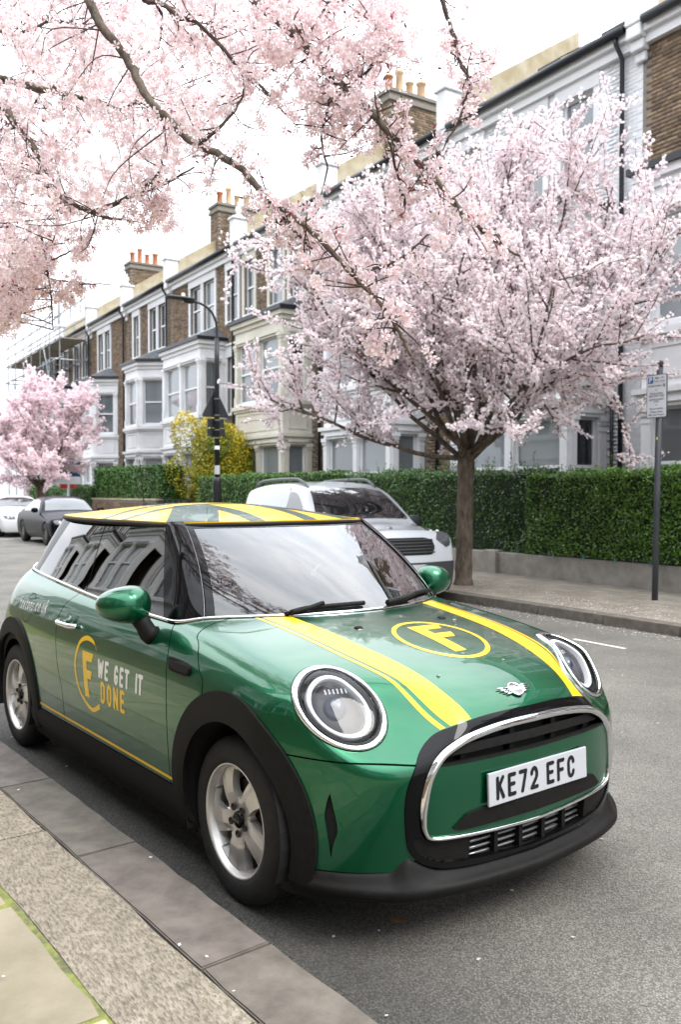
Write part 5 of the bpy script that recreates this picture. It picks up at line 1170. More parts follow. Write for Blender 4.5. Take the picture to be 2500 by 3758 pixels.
# ------------------------------------------------------------------ hedges
def hedge(label, s0, s1, t0, t1, z0, z1, n, size, ca, cb, seed, bump=.06, top_sprigs=0, name='hedge', cat='hedge'):
    r_ = np.random.default_rng(seed); h = thing(name, label, cat, tuple(st(s0, t0, 0)), SROT); L_ = s1-s0; D_ = t1-t0; Hh = z1-z0
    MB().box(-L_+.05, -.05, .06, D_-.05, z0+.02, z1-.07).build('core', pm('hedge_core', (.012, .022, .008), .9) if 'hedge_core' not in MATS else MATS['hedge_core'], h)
    ar = np.array([L_*Hh, L_*D_, D_*Hh, D_*Hh]); f = r_.choice(4, n, p=ar/ar.sum()); u = r_.uniform(size=n); v = r_.uniform(size=n); P = np.zeros((n, 3)); N = np.zeros((n, 3))
    for k, (o, a, b, nn) in enumerate((((0, 0, z0), (-L_, 0, 0), (0, 0, Hh), (0, -1, .15)), ((0, 0, z1), (-L_, 0, 0), (0, D_, 0), (0, -.2, 1)), ((0, 0, z0), (0, D_, 0), (0, 0, Hh), (1, 0, .2)), ((-L_, 0, z0), (0, D_, 0), (0, 0, Hh), (-1, 0, .2)))):
        m = f == k; P[m] = np.array(o)+u[m, None]*np.array(a)+v[m, None]*np.array(b); N[m] = nn
    wob = np.sin(P[:, 0]*3.1+P[:, 2]*4)*.5+np.sin(P[:, 0]*7.3-P[:, 2]*6+P[:, 1]*5)*.35+np.sin(P[:, 0]*1.1)*.6; P += N*(wob*bump*.6+r_.uniform(-bump, bump*.6, n))[:, None]
    k = np.clip(r_.normal(.45, .28, n), 0, 1)[:, None]; tint = (np.array(ca)*(1-k)+np.array(cb)*k)*r_.uniform(.75, 1.2, n)[:, None]
    hue = (np.sin(P[:, 0]*1.7)+np.sin(P[:, 0]*.6+P[:, 2]*2))[:, None]*.08; tint = tint*(1+hue)
    scatter('foliage', P, face_mats(N, .75), r_.uniform(.7, 1.3, n)*size, *LEAFT, tint, LEAF, h)
    if top_sprigs:
        Q = []; NN = []; tw = MB()
        for _ in range(top_sprigs):
            x = -r_.uniform(.1, L_-.1); y = r_.uniform(.05, D_-.1); hh = r_.uniform(.06, .38)*(1 if r_.uniform() > .6 else .45); b = np.array([x, y, z1-.05]); e = b+np.array([r_.normal()*.05, r_.normal()*.05, hh+.05]); tw.tube([b, e], .0025, 3, cap=False)
            for q in np.arange(0, hh+.05, .028): Q += [b+(e-b)*(q/(hh+.05))+r_.normal(size=3)*.016 for _ in range(2)]
        Q = np.array(Q); o = tw.build('sprig_stems', TWIG, h); o['kind'] = 'stuff'; k = r_.uniform(size=(len(Q), 1)); scatter('sprigs', Q, face_mats(np.tile([0, -.3, .8], (len(Q), 1)), .8), r_.uniform(.6, 1.1, len(Q))*size, *LEAFT, (np.array(ca)*(1-k)+np.array(cb)*k)*1.2, LEAF, h)
    return h
DG, LG = (.038, .105, .013), (.14, .29, .026)
hedge('long clipped green hedge right of the blossom trunk', -2.2, 4.9, 2.62, 3.45, .50, 1.80, 46000, .040, DG, LG, 5, .085, top_sprigs=150)
hedge('darker looser hedge behind the blossom tree trunk', 4.9, 10.6, 2.75, 3.6, .35, 1.86, 30000, .042, (.022, .065, .012), (.075, .175, .022), 6, .10, 150)
hedge('clipped square hedge between the van and street lamp', 11.3, 18.7, 2.7, 3.5, .2, 1.98, 22000, .055, DG, (.10, .22, .022), 8, .05)
hedge('tall clipped hedge above the brick garden wall at left', 21.9, 28.9, 2.75, 3.6, 1.0, 2.42, 15000, .075, DG, (.075, .18, .022), 9, .08)
hedge('low bushy hedge behind the dark parked car', 29.2, 40, 2.6, 3.4, .2, 1.75, 14000, .08, DG, (.075, .19, .022), 10, .14)
hedge('narrow dark hedge beside the white house steps', 30.5, 33.5, 4.0, 4.8, .2, 2.6, 5000, .09, DG, (.04, .10, .02), 12, .12)
BW = MB().box(-28.9, -21.9, 0, .22, .1, 1.25).build('wall_face', MORTAR, bw)
bricks(Frame((-21.9, 0), (-1, 0)), 7.0, .12, 1.2, [], bw, False, 300, lambda p: p[0]-p[2]*2)
MB().box(-28.9, -21.85, -.03, .25, 1.25, 1.31).build('coping', COPING, bw)
rl = thing('iron_railing', 'short black iron railing beside the yellow shrub', 'railing', tuple(st(19.0, 2.65)), SROT)
for u in np.arange(0, 2.8, .13): MB().tube([(-u, 0, .1), (-u, 0, 1.32)], .011, 5).build('railing_bar', IRON, rl)
for z in (.35, 1.15): MB().box(-2.8, .05, -.015, .015, z, z+.03).build('railing_rail', IRON, rl)
def shrub(label, c, r, n, size, seed, cols, name='shrub'):
    r_ = np.random.default_rng(seed); h = thing(name, label, 'shrub', (c[0], c[1], .05)); c0 = np.array([0, 0, c[2]]); P = []; lob = [(np.zeros(3), 1.0)]+[(r_.normal(size=3)*np.array(r)*.50, r_.uniform(.3, .55)) for _ in range(26)]
    w = np.array([l[1]**2 for l in lob]); i = r_.choice(len(lob), n, p=w/w.sum()); d = r_.normal(size=(n, 3)); d /= np.linalg.norm(d, axis=1)[:, None]; rad = r_.uniform(.72, 1.02, n); ce = np.array([l[0] for l in lob])[i]; sc_ = np.array([l[1] for l in lob])[i]
    P = c0+ce+d*np.array(r)*(sc_*rad)[:, None]; P = P[P[:, 2] > .05]; m = len(P); li = i[:m]
    k = np.clip((d[:m, 2]*.3+.36)+r_.normal(size=m)*.25+np.sin(li*2.1)*.25, 0, 1)[:, None]; tint = (np.array(cols[0])*(1-k)+np.array(cols[1])*k)*r_.uniform(.7, 1.2, m)[:, None]
    mb = MB()
    for _ in range(9): e = c0+r_.normal(size=3)*np.array(r)*.5; mb.tube(spline([(0, 0, 0), e*np.array([.3, .3, .5]), e], 5), [.03, .028, .026, .024, .022, .02, .018, .014, .012, .01, .008], 5)
    mb.build('stems', TWIG, h); scatter('foliage', P, face_mats(d[:m], .8), r_.uniform(.7, 1.3, m)*size, *LEAFT, tint, BUSHLEAF, h); return h
yb = st(19.9, 4.1)
shrub('tall yellow and green variegated shrub behind the street lamp', (yb[0], yb[1], 2.2), (1.25, 1.0, 1.55), 42000, .072, 21, ((.06, .15, .012), (.78, .58, .02)))
yb = st(22.2, 3.9); shrub('small yellow shrub beside the iron railing', (yb[0], yb[1], 1.3), (.8, .6, 1.1), 11000, .07, 22, ((.07, .16, .012), (.75, .56, .02)))
# ------------------------------------------------------------------ overhanging cherry by the near kerb
fore = thing('cherry_tree', 'cherry tree whose blossom branches hang over the top of the picture', 'tree', (-2.75, -2.55, KH), 0, 'blossoming cherry trees'); FB = np.array([-2.75, -2.55, KH])
def px3(L_): return np.array([at_depth(x, y, d) for x, y, d in L_])-FB
BR = {
 'b1': ([(150, -120, 3.9), (215, 25, 3.7), (240, 70, 3.65), (285, 125, 3.6), (320, 190, 3.5), (345, 232, 3.45), (390, 280, 3.4), (440, 325, 3.35), (500, 355, 3.25), (560, 395, 3.2), (610, 450, 3.1), (650, 480, 3.1), (700, 520, 3.0), (755, 570, 3.0), (810, 630, 2.95), (850, 672, 2.9), (890, 720, 2.85), (925, 775, 2.85), (945, 820, 2.85)], .0185, .0045),
 'b2': ([(520, -110, 3.4), (585, 0, 3.3), (620, 30, 3.25), (680, 85, 3.2), (720, 130, 3.15), (780, 190, 3.1), (840, 247, 3.05), (880, 290, 3.0), (930, 340, 3.0), (980, 392, 2.95), (1020, 432, 2.9), (1060, 482, 2.9), (1100, 522, 2.85), (1150, 562, 2.85), (1195, 590, 2.8)], .0175, .004),
 'b3': ([(-120, 180, 4.6), (0, 245, 4.5), (31, 281, 4.4), (68, 328, 4.35), (99, 375, 4.3), (114, 432, 4.25), (156, 463, 4.2), (208, 489, 4.15), (250, 502, 4.1), (291, 507, 4.1)], .022, .006),
 'b3b': ([(215, 491, 4.15), (291, 458, 4.1), (333, 432, 4.05), (364, 400, 4.0), (374, 360, 4.0)], .014, .004), 'b3c': ([(291, 458, 4.1), (374, 426, 4.1), (447, 385, 4.1)], .010, .004),
 'b4': ([(-60, 170, 4.8), (50, 195, 4.7), (94, 208, 4.6), (135, 213, 4.6), (177, 224, 4.5), (218, 229, 4.5), (281, 252, 4.5), (312, 229, 4.4)], .022, .005), 'b5': ([(350, -60, 3.8), (359, 5, 3.8), (374, 47, 3.8), (364, 114, 3.7)], .010, .004),
 'b6': ([(280, -60, 3.8), (333, 0, 3.8), (374, 10, 3.8), (416, 42, 3.7), (458, 57, 3.7), (520, 120, 3.6), (551, 161, 3.6), (593, 192, 3.5), (634, 234, 3.5), (655, 262, 3.5)], .013, .004),
 'b7': ([(1000, -50, 2.9), (1019, 10, 2.9), (1034, 50, 2.9), (1049, 100, 2.85), (1059, 145, 2.85), (1084, 195, 2.8), (1069, 235, 2.8), (1056, 280, 2.8), (1029, 330, 2.8)], .009, .003),
 'b8': ([(860, 620, 2.95), (905, 605, 2.9), (950, 575, 2.9), (985, 540, 2.9)], .006, .003), 'b9': ([(610, 450, 3.1), (650, 500, 3.1), (690, 545, 3.1), (720, 575, 3.1)], .009, .004),
 'b10': ([(890, 300, 3.0), (905, 360, 3.0), (920, 420, 3.0), (935, 470, 3.0)], .006, .003), 'b11': ([(-40, 300, 4.9), (20, 300, 4.8), (60, 270, 4.8), (95, 210, 4.7)], .010, .005),
 'b12': ([(-60, 560, 4.6), (20, 590, 4.5), (95, 570, 4.4), (150, 560, 4.4)], .010, .003), 'b13': ([(95, 540, 4.4), (108, 620, 4.4), (118, 690, 4.4), (122, 760, 4.4)], .007, .003), 'b14': ([(108, 640, 4.4), (160, 650, 4.4), (200, 655, 4.4), (255, 655, 4.4)], .005, .0025), 'b15': ([(100, 610, 4.4), (150, 585, 4.4), (195, 560, 4.4), (205, 530, 4.4)], .005, .0025),
 'b16': ([(700, 100, 3.2), (735, 40, 3.2), (770, -10, 3.2)], .007, .004), 'b17': ([(-40, 60, 4.4), (40, 80, 4.3), (120, 50, 4.2), (190, 60, 4.1)], .010, .004), 'b18': ([(60, 350, 4.4), (40, 420, 4.4), (20, 500, 4.4), (10, 560, 4.4)], .008, .003),
 'b19': ([(800, 205, 3.1), (860, 150, 3.1), (890, 90, 3.1), (880, 20, 3.1)], .006, .003), 'b20': ([(460, 335, 3.3), (520, 280, 3.3), (560, 220, 3.4), (555, 160, 3.4)], .007, .003), 'b21': ([(770, 185, 3.1), (755, 250, 3.1), (740, 320, 3.1), (755, 390, 3.1)], .006, .003)}
PATHS = {}
trunk = spline([(0, 0, -.1), (.03, .02, .9), (0, .05, 2.2), (.1, .1, 3.9)], 8); mk('trunk', *tube(trunk, np.interp(np.linspace(0, 1, len(trunk)), [0, .1, 1], [.24, .18, .16]), 16), BARK, fore, True)
for k, (pts, r0, r1) in BR.items():
    p = spline(px3(pts), 5); p += np.cumsum(rng.normal(size=p.shape)*.0012, 0)*0+rng.normal(size=p.shape)*.0018; PATHS[k] = p
    if r0 > .0165:
        a = p[0]; conn = spline([trunk[-3], (trunk[-1]+a)/2+np.array([0, 0, .45]), a], 8)[:-1]; p2 = np.concatenate([conn, p]); rr = np.concatenate([np.linspace(.09, r0*1.15, len(conn)), np.linspace(r0*1.1, r1, len(p))])
        rr *= 1+.035*rng.normal(size=len(rr)); mk('limb', *tube(p2, rr, 10), BARK, fore, True)
    else:
        rr = np.linspace(r0, r1, len(p)); rr *= 1+.05*rng.normal(size=len(rr)); mk('branch', *tube(p, rr, 7), TWIG, fore, True)
AllP = np.concatenate([v for v in PATHS.values()])
FL = []; TW = MB(); BUD = []
def in_poly(x, y, poly): return polysd(np.array([[x, y]]), poly)[0] < 0
def cluster(c, n, rad):
    d = rng.normal(size=(n, 3)); d /= np.linalg.norm(d, axis=1)[:, None]; FL.append(np.concatenate([c+d*(rad*rng.uniform(.55, 1.05, n))[:, None], d], 1))
    m = rng.integers(0, 3)
    for _ in range(m): BUD.append(c+rng.normal(size=3)*rad*.6)
def twig_to(c, wig=.05):
    i = np.argmin(((AllP-c)**2).sum(1)+rng.uniform(0, .02, len(AllP))); a = AllP[i]; L_ = np.linalg.norm(c-a)
    if L_ > .55: a = c+(a-c)*(.3/L_)
    m = (a+c)/2+rng.normal(size=3)*.14*min(L_, .55)
    TW.tube(spline([a, m, c], 4), np.linspace(.0036, .0016, 9), 4, cap=False)
REG = [([(0, -60), (560, -60), (600, 60), (650, 130), (570, 190), (540, 250), (470, 300), (420, 330), (390, 400), (330, 430), (300, 470), (200, 470), (150, 500), (110, 560), (50, 600), (-20, 640)], 540, 3.5, 5.2, .078, [((215, 300), 26), ((235, 345), 42), ((430, 130), 20), ((150, 400), 26), ((330, 300), 24), ((70, 440), 26), ((470, 220), 22), ((560, 40), 20), ((120, 300), 18), ((300, 170), 20), ((390, 230), 18), ((30, 180), 18), ((480, 60), 18)]),
       ([(560, -60), (890, -60), (935, 90), (890, 160), (830, 280), (760, 330), (700, 260), (650, 220), (600, 120)], 130, 2.9, 3.7, .060, [((650, 190), 45), ((800, 60), 38), ((860, 220), 30)]),
       ([(-20, 600), (70, 570), (130, 560), (95, 620), (80, 680), (60, 730), (-20, 770)], 120, 4.1, 5.0, .075, []),
       ([(60, 700), (180, 690), (190, 650), (100, 670)], 9, 4.3, 4.5, .06, []), ([(330, 440), (410, 460), (400, 520), (320, 530), (300, 490)], 16, 4.0, 4.2, .06, []), ([(150, 520), (210, 540), (190, 590), (150, 560)], 9, 4.1, 4.4, .06, []), ([(950, 0), (1000, 0), (950, 110), (900, 110)], 0, 2.9, 3, .05, [])]
for poly, n, d0, d1, rad, gaps in REG:
    P_ = np.array(poly, float); lo, hi = P_.min(0), P_.max(0); k = 0
    while k < n:
        x, y = rng.uniform(lo, hi)
        if not in_poly(x, y, P_) or any(math.hypot(x-g[0][0], y-g[0][1]) < g[1] for g in gaps): continue
        c = at_depth(x, y, rng.uniform(d0, d1))-FB; cluster(c, rng.integers(10, 18), rad*rng.uniform(.8, 1.2)); k += 1
        if rng.uniform() < .30: twig_to(c)
def along(key, f0, f1, n, spread, nf=(5, 11), rad=.042):
    p = PATHS[key]
    for _ in range(n):
        f = rng.uniform(f0, f1)*(len(p)-1); i = min(int(f), len(p)-2); b = p[i]+(p[i+1]-p[i])*(f-i); d = rng.normal(size=3)*spread+np.array([0, 0, -.2*spread]); c = b+d
        TW.tube(spline([b, b+d*.5+rng.normal(size=3)*.008, c], 3), np.linspace(.0032, .0018, 7), 4, cap=False); cluster(c, rng.integers(*nf), rad*rng.uniform(.8, 1.2))
for key, f0, f1, n, sp in (('b1', .30, .62, 26, .055), ('b1', .58, .93, 52, .06), ('b2', .10, .55, 40, .075), ('b2', .5, .97, 30, .05), ('b3', .1, .55, 26, .09), ('b3', .6, 1, 14, .04), ('b3b', .1, 1, 10, .05), ('b3c', .1, 1, 10, .05), ('b4', .1, 1, 16, .08), ('b6', .2, 1, 18, .06), ('b7', .0, 1, 26, .045), ('b8', .1, .9, 6, .035), ('b9', .2, 1, 9, .045), ('b10', .1, 1, 10, .04), ('b12', .3, 1, 8, .05), ('b13', .1, .6, 6, .04), ('b14', .3, .7, 5, .03), ('b15', .3, .9, 3, .03), ('b16', 0, 1, 8, .05), ('b17', .1, 1, 18, .08), ('b18', 0, 1, 16, .07), ('b19', 0, 1, 18, .055), ('b20', 0, 1, 14, .06), ('b21', 0, 1, 14, .05)): along(key, f0, f1, n, sp)
FLA = np.concatenate(FL); nF = len(FLA)
o = TW.build('twigs', TWIG, fore); o['kind'] = 'stuff'
scatter('blossom', FLA[:, :3], face_mats(FLA[:, 3:], .35), rng.uniform(.031, .043, nF), *FL5, pink(nF, (.99, .985, .985), (.965, .88, .912), .34), PETAL, fore)
BUD = np.array(BUD); nb = len(BUD); BT = (np.array([(0, 0, -.5), (.22, 0, .1), (-.11, .19, .1), (-.11, -.19, .1), (0, 0, .5)]), [(0, 1, 2), (0, 2, 3), (0, 3, 1), (4, 2, 1), (4, 3, 2), (4, 1, 3)], np.array([(.6, .5, .5)]+[(1, .9, .9)]*4))
kk = rng.uniform(size=(nb, 1)); scatter('buds', BUD, rotmats(nb), rng.uniform(.014, .026, nb), *BT, np.where(kk < .45, np.array([[.62, .16, .26]]), np.where(kk < .8, np.array([[.25, .10, .05]]), np.array([[.22, .20, .04]]))), PETAL, fore)
# fallen petals
def fallen(name, P, size, seed):
    n = len(P); N = np.tile([0, 0, 1.], (n, 1)); o = scatter(name, P, face_mats(N, .12), size, np.array([(-.5, -.35, 0), (.5, -.4, .05), (.42, .42, .0), (-.45, .4, .06)]), [(0, 1, 2, 3)], np.ones((4, 3)), pink(n, (.84, .78, .78), (.80, .62, .66), .3), PETAL, None); return o
P = []
for _ in range(1500): s, t = rng.uniform(-3, 9), -abs(rng.normal())*.16-.03; P.append(st(s, t, .008))
for _ in range(750): s, t = rng.uniform(-3, 7.5), rng.uniform(.1, 1.6); P.append(st(s, t, KH+.010))
for _ in range(420): s, t = rng.normal(1.3, .9), rng.normal(.55, .22); P.append(st(s, t, KH+.010))
for _ in range(260): P.append((rng.uniform(-4, 3), rng.uniform(-.9, 5.5), .006))
for _ in range(60): P.append((rng.uniform(-2, 2), rng.uniform(-2.4, -.98), KH+.012))
for _ in range(46):
    x, y = rng.uniform(-2.4, -1.0), rng.uniform(-.5, .5); P.append((x, y, roof_z(np.array([x]), np.array([y]))[0]+.004))
for _ in range(11):
    q = solve(body_f, np.array([[rng.uniform(-.1, .55), rng.uniform(-.4, .4), .6]]), np.array([[0, 0, 1.]]), .8)[0]; P.append(q+np.array([0, 0, .003]))
fo = fallen('fallen_petals', np.array(P), rng.uniform(.009, .017, len(P)), 3); tag(fo, 'pale fallen petals scattered on road and pavements', 'petals', kind='stuff')
BROWN = noisy('dead_leaf', (.22, .09, .03), (.35, .17, .06), 20, .8)
for k, (q, ang, lab) in enumerate(((np.array([.47, -.43, .006]), .4, 'single orange dead leaf on the road before the front wheel'), (st(1.35, .62, KH+.012), .2, 'curled brown dead leaf on the far pavement among petals'), (st(1.05, .50, KH+.012), 1.2, 'brown dead leaf nearest the parking sign post'), (st(2.9, .35, KH+.012), 2.0, 'brown dead leaf near the far kerb edge'))):
    V_ = [(-.03, 0, .0), (-.012, -.011, .003), (.012, -.012, .006), (.033, 0, .010), (.012, .011, .004), (-.012, .010, .001)]; o = mk('dead_leaf', V_, [(0, 1, 2, 3, 4, 5)], BROWN); o.location = q; o.rotation_euler = (.1, 0, ang); o.scale = (1.1, 1.1, 1.1); m_ = o.modifiers.new('thick', 'SOLIDIFY'); m_.thickness = .001; tag(o, lab, 'leaf', 'dead leaves')
# ================================================================== other vehicles
def simple_wheel(r, w, mat, dark=False):
    V_, F_ = lathe([(r*.62, -w*.5), (r*.70, -w*.52), (r*.9, -w*.5), (r, -w*.35), (r, w*.35), (r*.9, w*.5), (r*.6, w*.5)], 32, 'y'); t = mk('wheel', V_, F_, RUBBER, None, True)
    mb = MB(); mb.lathe([(r*.65, -w*.47), (r*.60, -w*.50), (r*.58, -w*.30), (r*.56, w*.2)], 32, 'y')
    for k in range(10):
        a = 2*math.pi*k/10; da = .13; pts = [(r*.12*math.cos(a-.5), -w*.40, r*.12*math.sin(a-.5)), (r*.60*math.cos(a-da), -w*.44, r*.60*math.sin(a-da)), (r*.60*math.cos(a+da), -w*.44, r*.60*math.sin(a+da)), (r*.12*math.cos(a+.5), -w*.40, r*.12*math.sin(a+.5))]; mb.add(pts+[(p[0], p[1]+.03, p[2]) for p in pts], [(0, 1, 2, 3), (0, 4, 5, 1), (2, 6, 7, 3)])
    mb.lathe([(0, -w*.43), (r*.16, -w*.41), (r*.2, -w*.3)], 16, 'y'); mb.build('rim', mat, t); mk('wheel_back', *lathe([(0, 0.), (r*.6, 0.)], 24, 'y'), DARK, t); return t
def blob_car(name, label, cat, loc, rz, H_, W_, N_, L_, paint, wheels, wr, rimmat, scr, sides, lamps, grille_, plastic_z, plate_z, crown=.08, cut=.07, lampmat=None, kn=.22, nose_k=.09):
    Hs, Ws, Ns = Spl(*zip(*sorted(H_))), Spl(*zip(*W_)), Spl(*zip(*N_))
    def f(p):
        x, z = p[..., 0], p[..., 2]; w = np.abs(p[..., 1]); side = w-(Ws(z)-.05*np.clip((x+.5)/.5, 0, 1)**2-.06*np.clip((-x-L_+.5)/.5, 0, 1)**2); top = (z-(Hs(x)-crown*w*w))*.85; nose = x-(Ns(z)-kn*w*w); rear = (-L_+.08*(z-.7)**2+.18*w*w)-x
        return smax(smax(smax(side, top, .12), nose, nose_k), rear, .15)
    n1, n2, n3, nv = 34, 90, 24, 80; XF, XR = -.75, -L_+.7
    ya = np.concatenate([np.linspace(0, 90, n1, endpoint=False), np.full(n2, 90.), np.linspace(90, 180, n3)]); xs = np.concatenate([np.full(n1, XF), np.linspace(XF, XR, n2), np.full(n3, XR)]); el = np.linspace(-40, 90, nv)
    Y, EL = np.meshgrid(np.radians(ya), np.radians(el), indexing='ij'); X = np.repeat(xs[:, None], nv, 1)
    V = solve(f, np.stack([X, 0*X, 0*X+.6], -1).reshape(-1, 3), np.stack([np.cos(Y)*np.cos(EL), -np.sin(Y)*np.cos(EL), np.sin(EL)], -1).reshape(-1, 3), 1.9)
    body = S(V, gtri(len(ya), nv), grad(f, V)).orient().clip(lambda V: .2-V[:, 2]); full = body.join(body.mirror())
    root = thing(name, label, cat, tuple(loc), rz)
    shell = full
    for x in wheels: shell = shell.clip(lambda V: (wr+.05)-circ(V, (x, wr), 0))
    shell.obj('body', paint, root); full.clip(lambda V: V[:, 2]-1.0).off(-.02).obj('inner_shell', DARK, root)
    full.clip(lambda V: np.maximum(polysd(yz(V), scr[0]), scr[1]-V[:, 0])).off(.004).obj('windscreen', CARGLASS, root)
    for sd in sides:
        for sg in (-1, 1): full.clip(lambda V: np.maximum(polysd(xz(V), sd), sg*V[:, 1])).off(.004).obj('side_window', CARGLASS, root)
    for sg in (-1, 1):
        lp = full.clip(lambda V: np.maximum(polysd(yz(V)*np.array([sg, 1]), lamps), -1.0-V[:, 0])).off(.004); lo = lp.obj('headlight', pm('lamp_dark_%s%d' % (name, sg), (.05, .055, .06), .08, coat=1), root); c = lp.V.mean(0)
        for dy in (-.05, .06):
            mb = MB(); mb.add(*[([tuple(np.array(v)*np.array([.5, 1, 1])+c+np.array([.004, dy, 0])) for v in V_], F_) for V_, F_ in [sellip((0, 0, 0), (.03, .035, .035), 2)]][0]); mb.build('lamp_ring', DRL, lo, True)
    go = full.clip(lambda V: np.maximum(polysd(yz(V), grille_), -.8-V[:, 0])).off(.006).obj('grille', DARK, root)
    if plastic_z: full.clip(lambda V: np.maximum(V[:, 2]-plastic_z, -.62-V[:, 0])).off(.012).obj('bumper', PLASTIC2, root)
    z0, z1 = min(p[1] for p in grille_), max(p[1] for p in grille_); hw = max(p[0] for p in grille_)
    for z in np.linspace(z0+.035, z1-.03, 5):
        ww = min(hw*.95, np.interp(z, [z0, z1], [hw, hw])); P0 = solve(f, np.array([[-.7, y, z] for y in np.linspace(-ww, ww, 9)]), np.repeat([[1., 0, 0]], 9, 0), 1.2); mk('grille_slat', *tube(P0+np.array([.012, 0, 0]), .011, 6), PLASTIC2, go, True)
    p0 = solve(f, np.array([[-.7, 0, plate_z]]), np.array([[1., 0, 0]]), 1.2)[0]; MB().box(p0[0]+.01, p0[0]+.025, -.26, .26, plate_z-.055, plate_z+.055).build('number_plate', MATS['plate_white'], root)
    p0 = solve(f, np.array([[-.7, 0, z1+.11]]), np.array([[1., 0, 0]]), 1.2)[0]; mb = MB(); mb.add(*sellip((p0[0]+.005, 0, z1+.11), (.02, .06, .028), 2)); mb.build('badge', SATIN, root, True)
    for sg in (-1, 1):
        mx_, mz_ = scr[2]; mb = MB(); mb.add(*sellip((mx_, sg*(max(w for z, w in W_)+.08), mz_), (.07, .10, .075), 2.5)); mb.build('door_mirror', paint if name != 'parked_van' else PLASTIC2, root, True)
    w1 = simple_wheel(wr, .21, rimmat); first = True
    for x in wheels:
        for sg in (-1, 1):
            w = w1 if first else copy_tree(w1); first = False; w.parent = root; w.location = (x, sg*(Ws(.4)-.10), wr); w.rotation_euler = (0, .3*x, 0 if sg < 0 else math.pi)
    return root, f
PLASTIC2 = pm('grey_plastic', (.035, .037, .040), .5); CARGLASS = pm('car_glass', (.012, .014, .015), .02, coat=1, coat_r=.0, spec=1.0)
VANP = pm('white_van_paint', (.47, .49, .52), .3, coat=1, coat_r=.03); BMWP = pm('blue_black_paint', (.003, .0035, .007), .2, coat=0, spec=.12); WHP = pm('white_car_paint', (.62, .63, .64), .3, coat=1, coat_r=.03)
GREYRIM = pm('grey_rim', (.25, .25, .26), .35, metal=.8); BLACKRIM = pm('black_rim', (.01, .01, .01), .3, coat=.5)
vloc = st(3.35, -.98); van, vf = blob_car('parked_van', 'small white van with black grille parked beyond the green car', 'van', (vloc[0], vloc[1], 0), SROT+math.radians(-4.5),
    [(0.1, .72), (0, .80), (-.1, .95), (-.35, 1.03), (-.8, 1.09), (-1.12, 1.15), (-1.45, 1.37), (-1.8, 1.60), (-2.1, 1.69), (-2.6, 1.715), (-3.4, 1.69), (-4.2, 1.58)], [(.15, .80), (.3, .85), (.5, .875), (.9, .88), (1.1, .865), (1.4, .79), (1.6, .725), (1.8, .64)], [(.15, -.04), (.3, .0), (.5, .02), (.7, .0), (.85, -.04), (1.0, -.12)], 4.16, VANP, (-.82, -3.31), .31, GREYRIM,
    ([(-.74, 1.15), (-.76, 1.19), (-.61, 1.57), (-.3, 1.61), (.3, 1.61), (.61, 1.57), (.76, 1.19), (.74, 1.15), (.3, 1.165), (-.3, 1.165)], -1.98, (-1.35, 1.13)), [[(-1.40, 1.13), (-1.48, 1.22), (-1.84, 1.48), (-1.98, 1.54), (-2.18, 1.55), (-2.20, 1.10)]], [(.52, .90), (.60, 1.0), (.78, 1.08), (.84, 1.0), (.80, .82), (.70, .78)],
    [(-.44, .90), (-.30, .93), (.30, .93), (.44, .90), (.47, .80), (.40, .70), (-.40, .70), (-.47, .80)], .60, .52)
for sg in (-1, 1):
    MB().tube(spline([(-1.9, sg*.58, 1.60), (-2.1, sg*.59, 1.71), (-2.4, sg*.59, 1.75), (-3.4, sg*.59, 1.74), (-3.85, sg*.58, 1.69), (-3.95, sg*.57, 1.62)], 5), .022, 8).build('roof_rail', pm('rail_grey', (.12, .125, .13), .4) if sg < 0 else MATS['rail_grey'], van, True)
MB().tube([(-2.05, .12, 1.68), (-1.85, .14, 1.80)], .006, 5).build('aerial', PLASTIC2, van)
for sg in (-1, 1): MB().tube([(-2.2, sg*.868, .42), (-2.2, sg*.866, 1.05), (-2.22, sg*.72, 1.62)], .004, 4).build('door_seam', DARK, van)
mb = MB(); mb.box(.0, .015, -.36, .36, .30, .42); q = mb.build('lower_grille', DARK, van); q.location = (.018, 0, 0)
bl = st(18.95, -.62); blob_car('parked_car', 'dark blue saloon parked nose first by the far kerb', 'car', (bl[0], bl[1], 0), SROT,
    [(.1, .55), (0, .62), (-.08, .71), (-.5, .82), (-1.2, .91), (-1.45, .965), (-1.75, 1.15), (-2.15, 1.345), (-2.6, 1.40), (-3.2, 1.35), (-3.7, 1.15), (-4.05, 1.0), (-4.5, .95)], [(.15, .80), (.3, .86), (.5, .89), (.75, .885), (.92, .85), (1.1, .75), (1.25, .66), (1.45, .5)], [(.15, -.05), (.3, .0), (.5, .02), (.65, .0), (.8, -.08)], 4.6, BMWP, (-.80, -3.56), .325, BLACKRIM,
    ([(-.70, .98), (-.58, 1.27), (-.3, 1.33), (.3, 1.33), (.58, 1.27), (.70, .98), (.3, 1.0), (-.3, 1.0)], -2.3, (-1.65, 1.0)), [[(-1.75, .98), (-2.2, 1.26), (-2.6, 1.31), (-3.1, 1.28), (-3.6, 1.06), (-3.5, .96)]], [(.42, .60), (.45, .70), (.70, .74), (.82, .72), (.78, .63), (.6, .59)], [(-.22, .55), (-.26, .64), (-.2, .70), (.2, .70), (.26, .64), (.22, .55)], 0, .42)
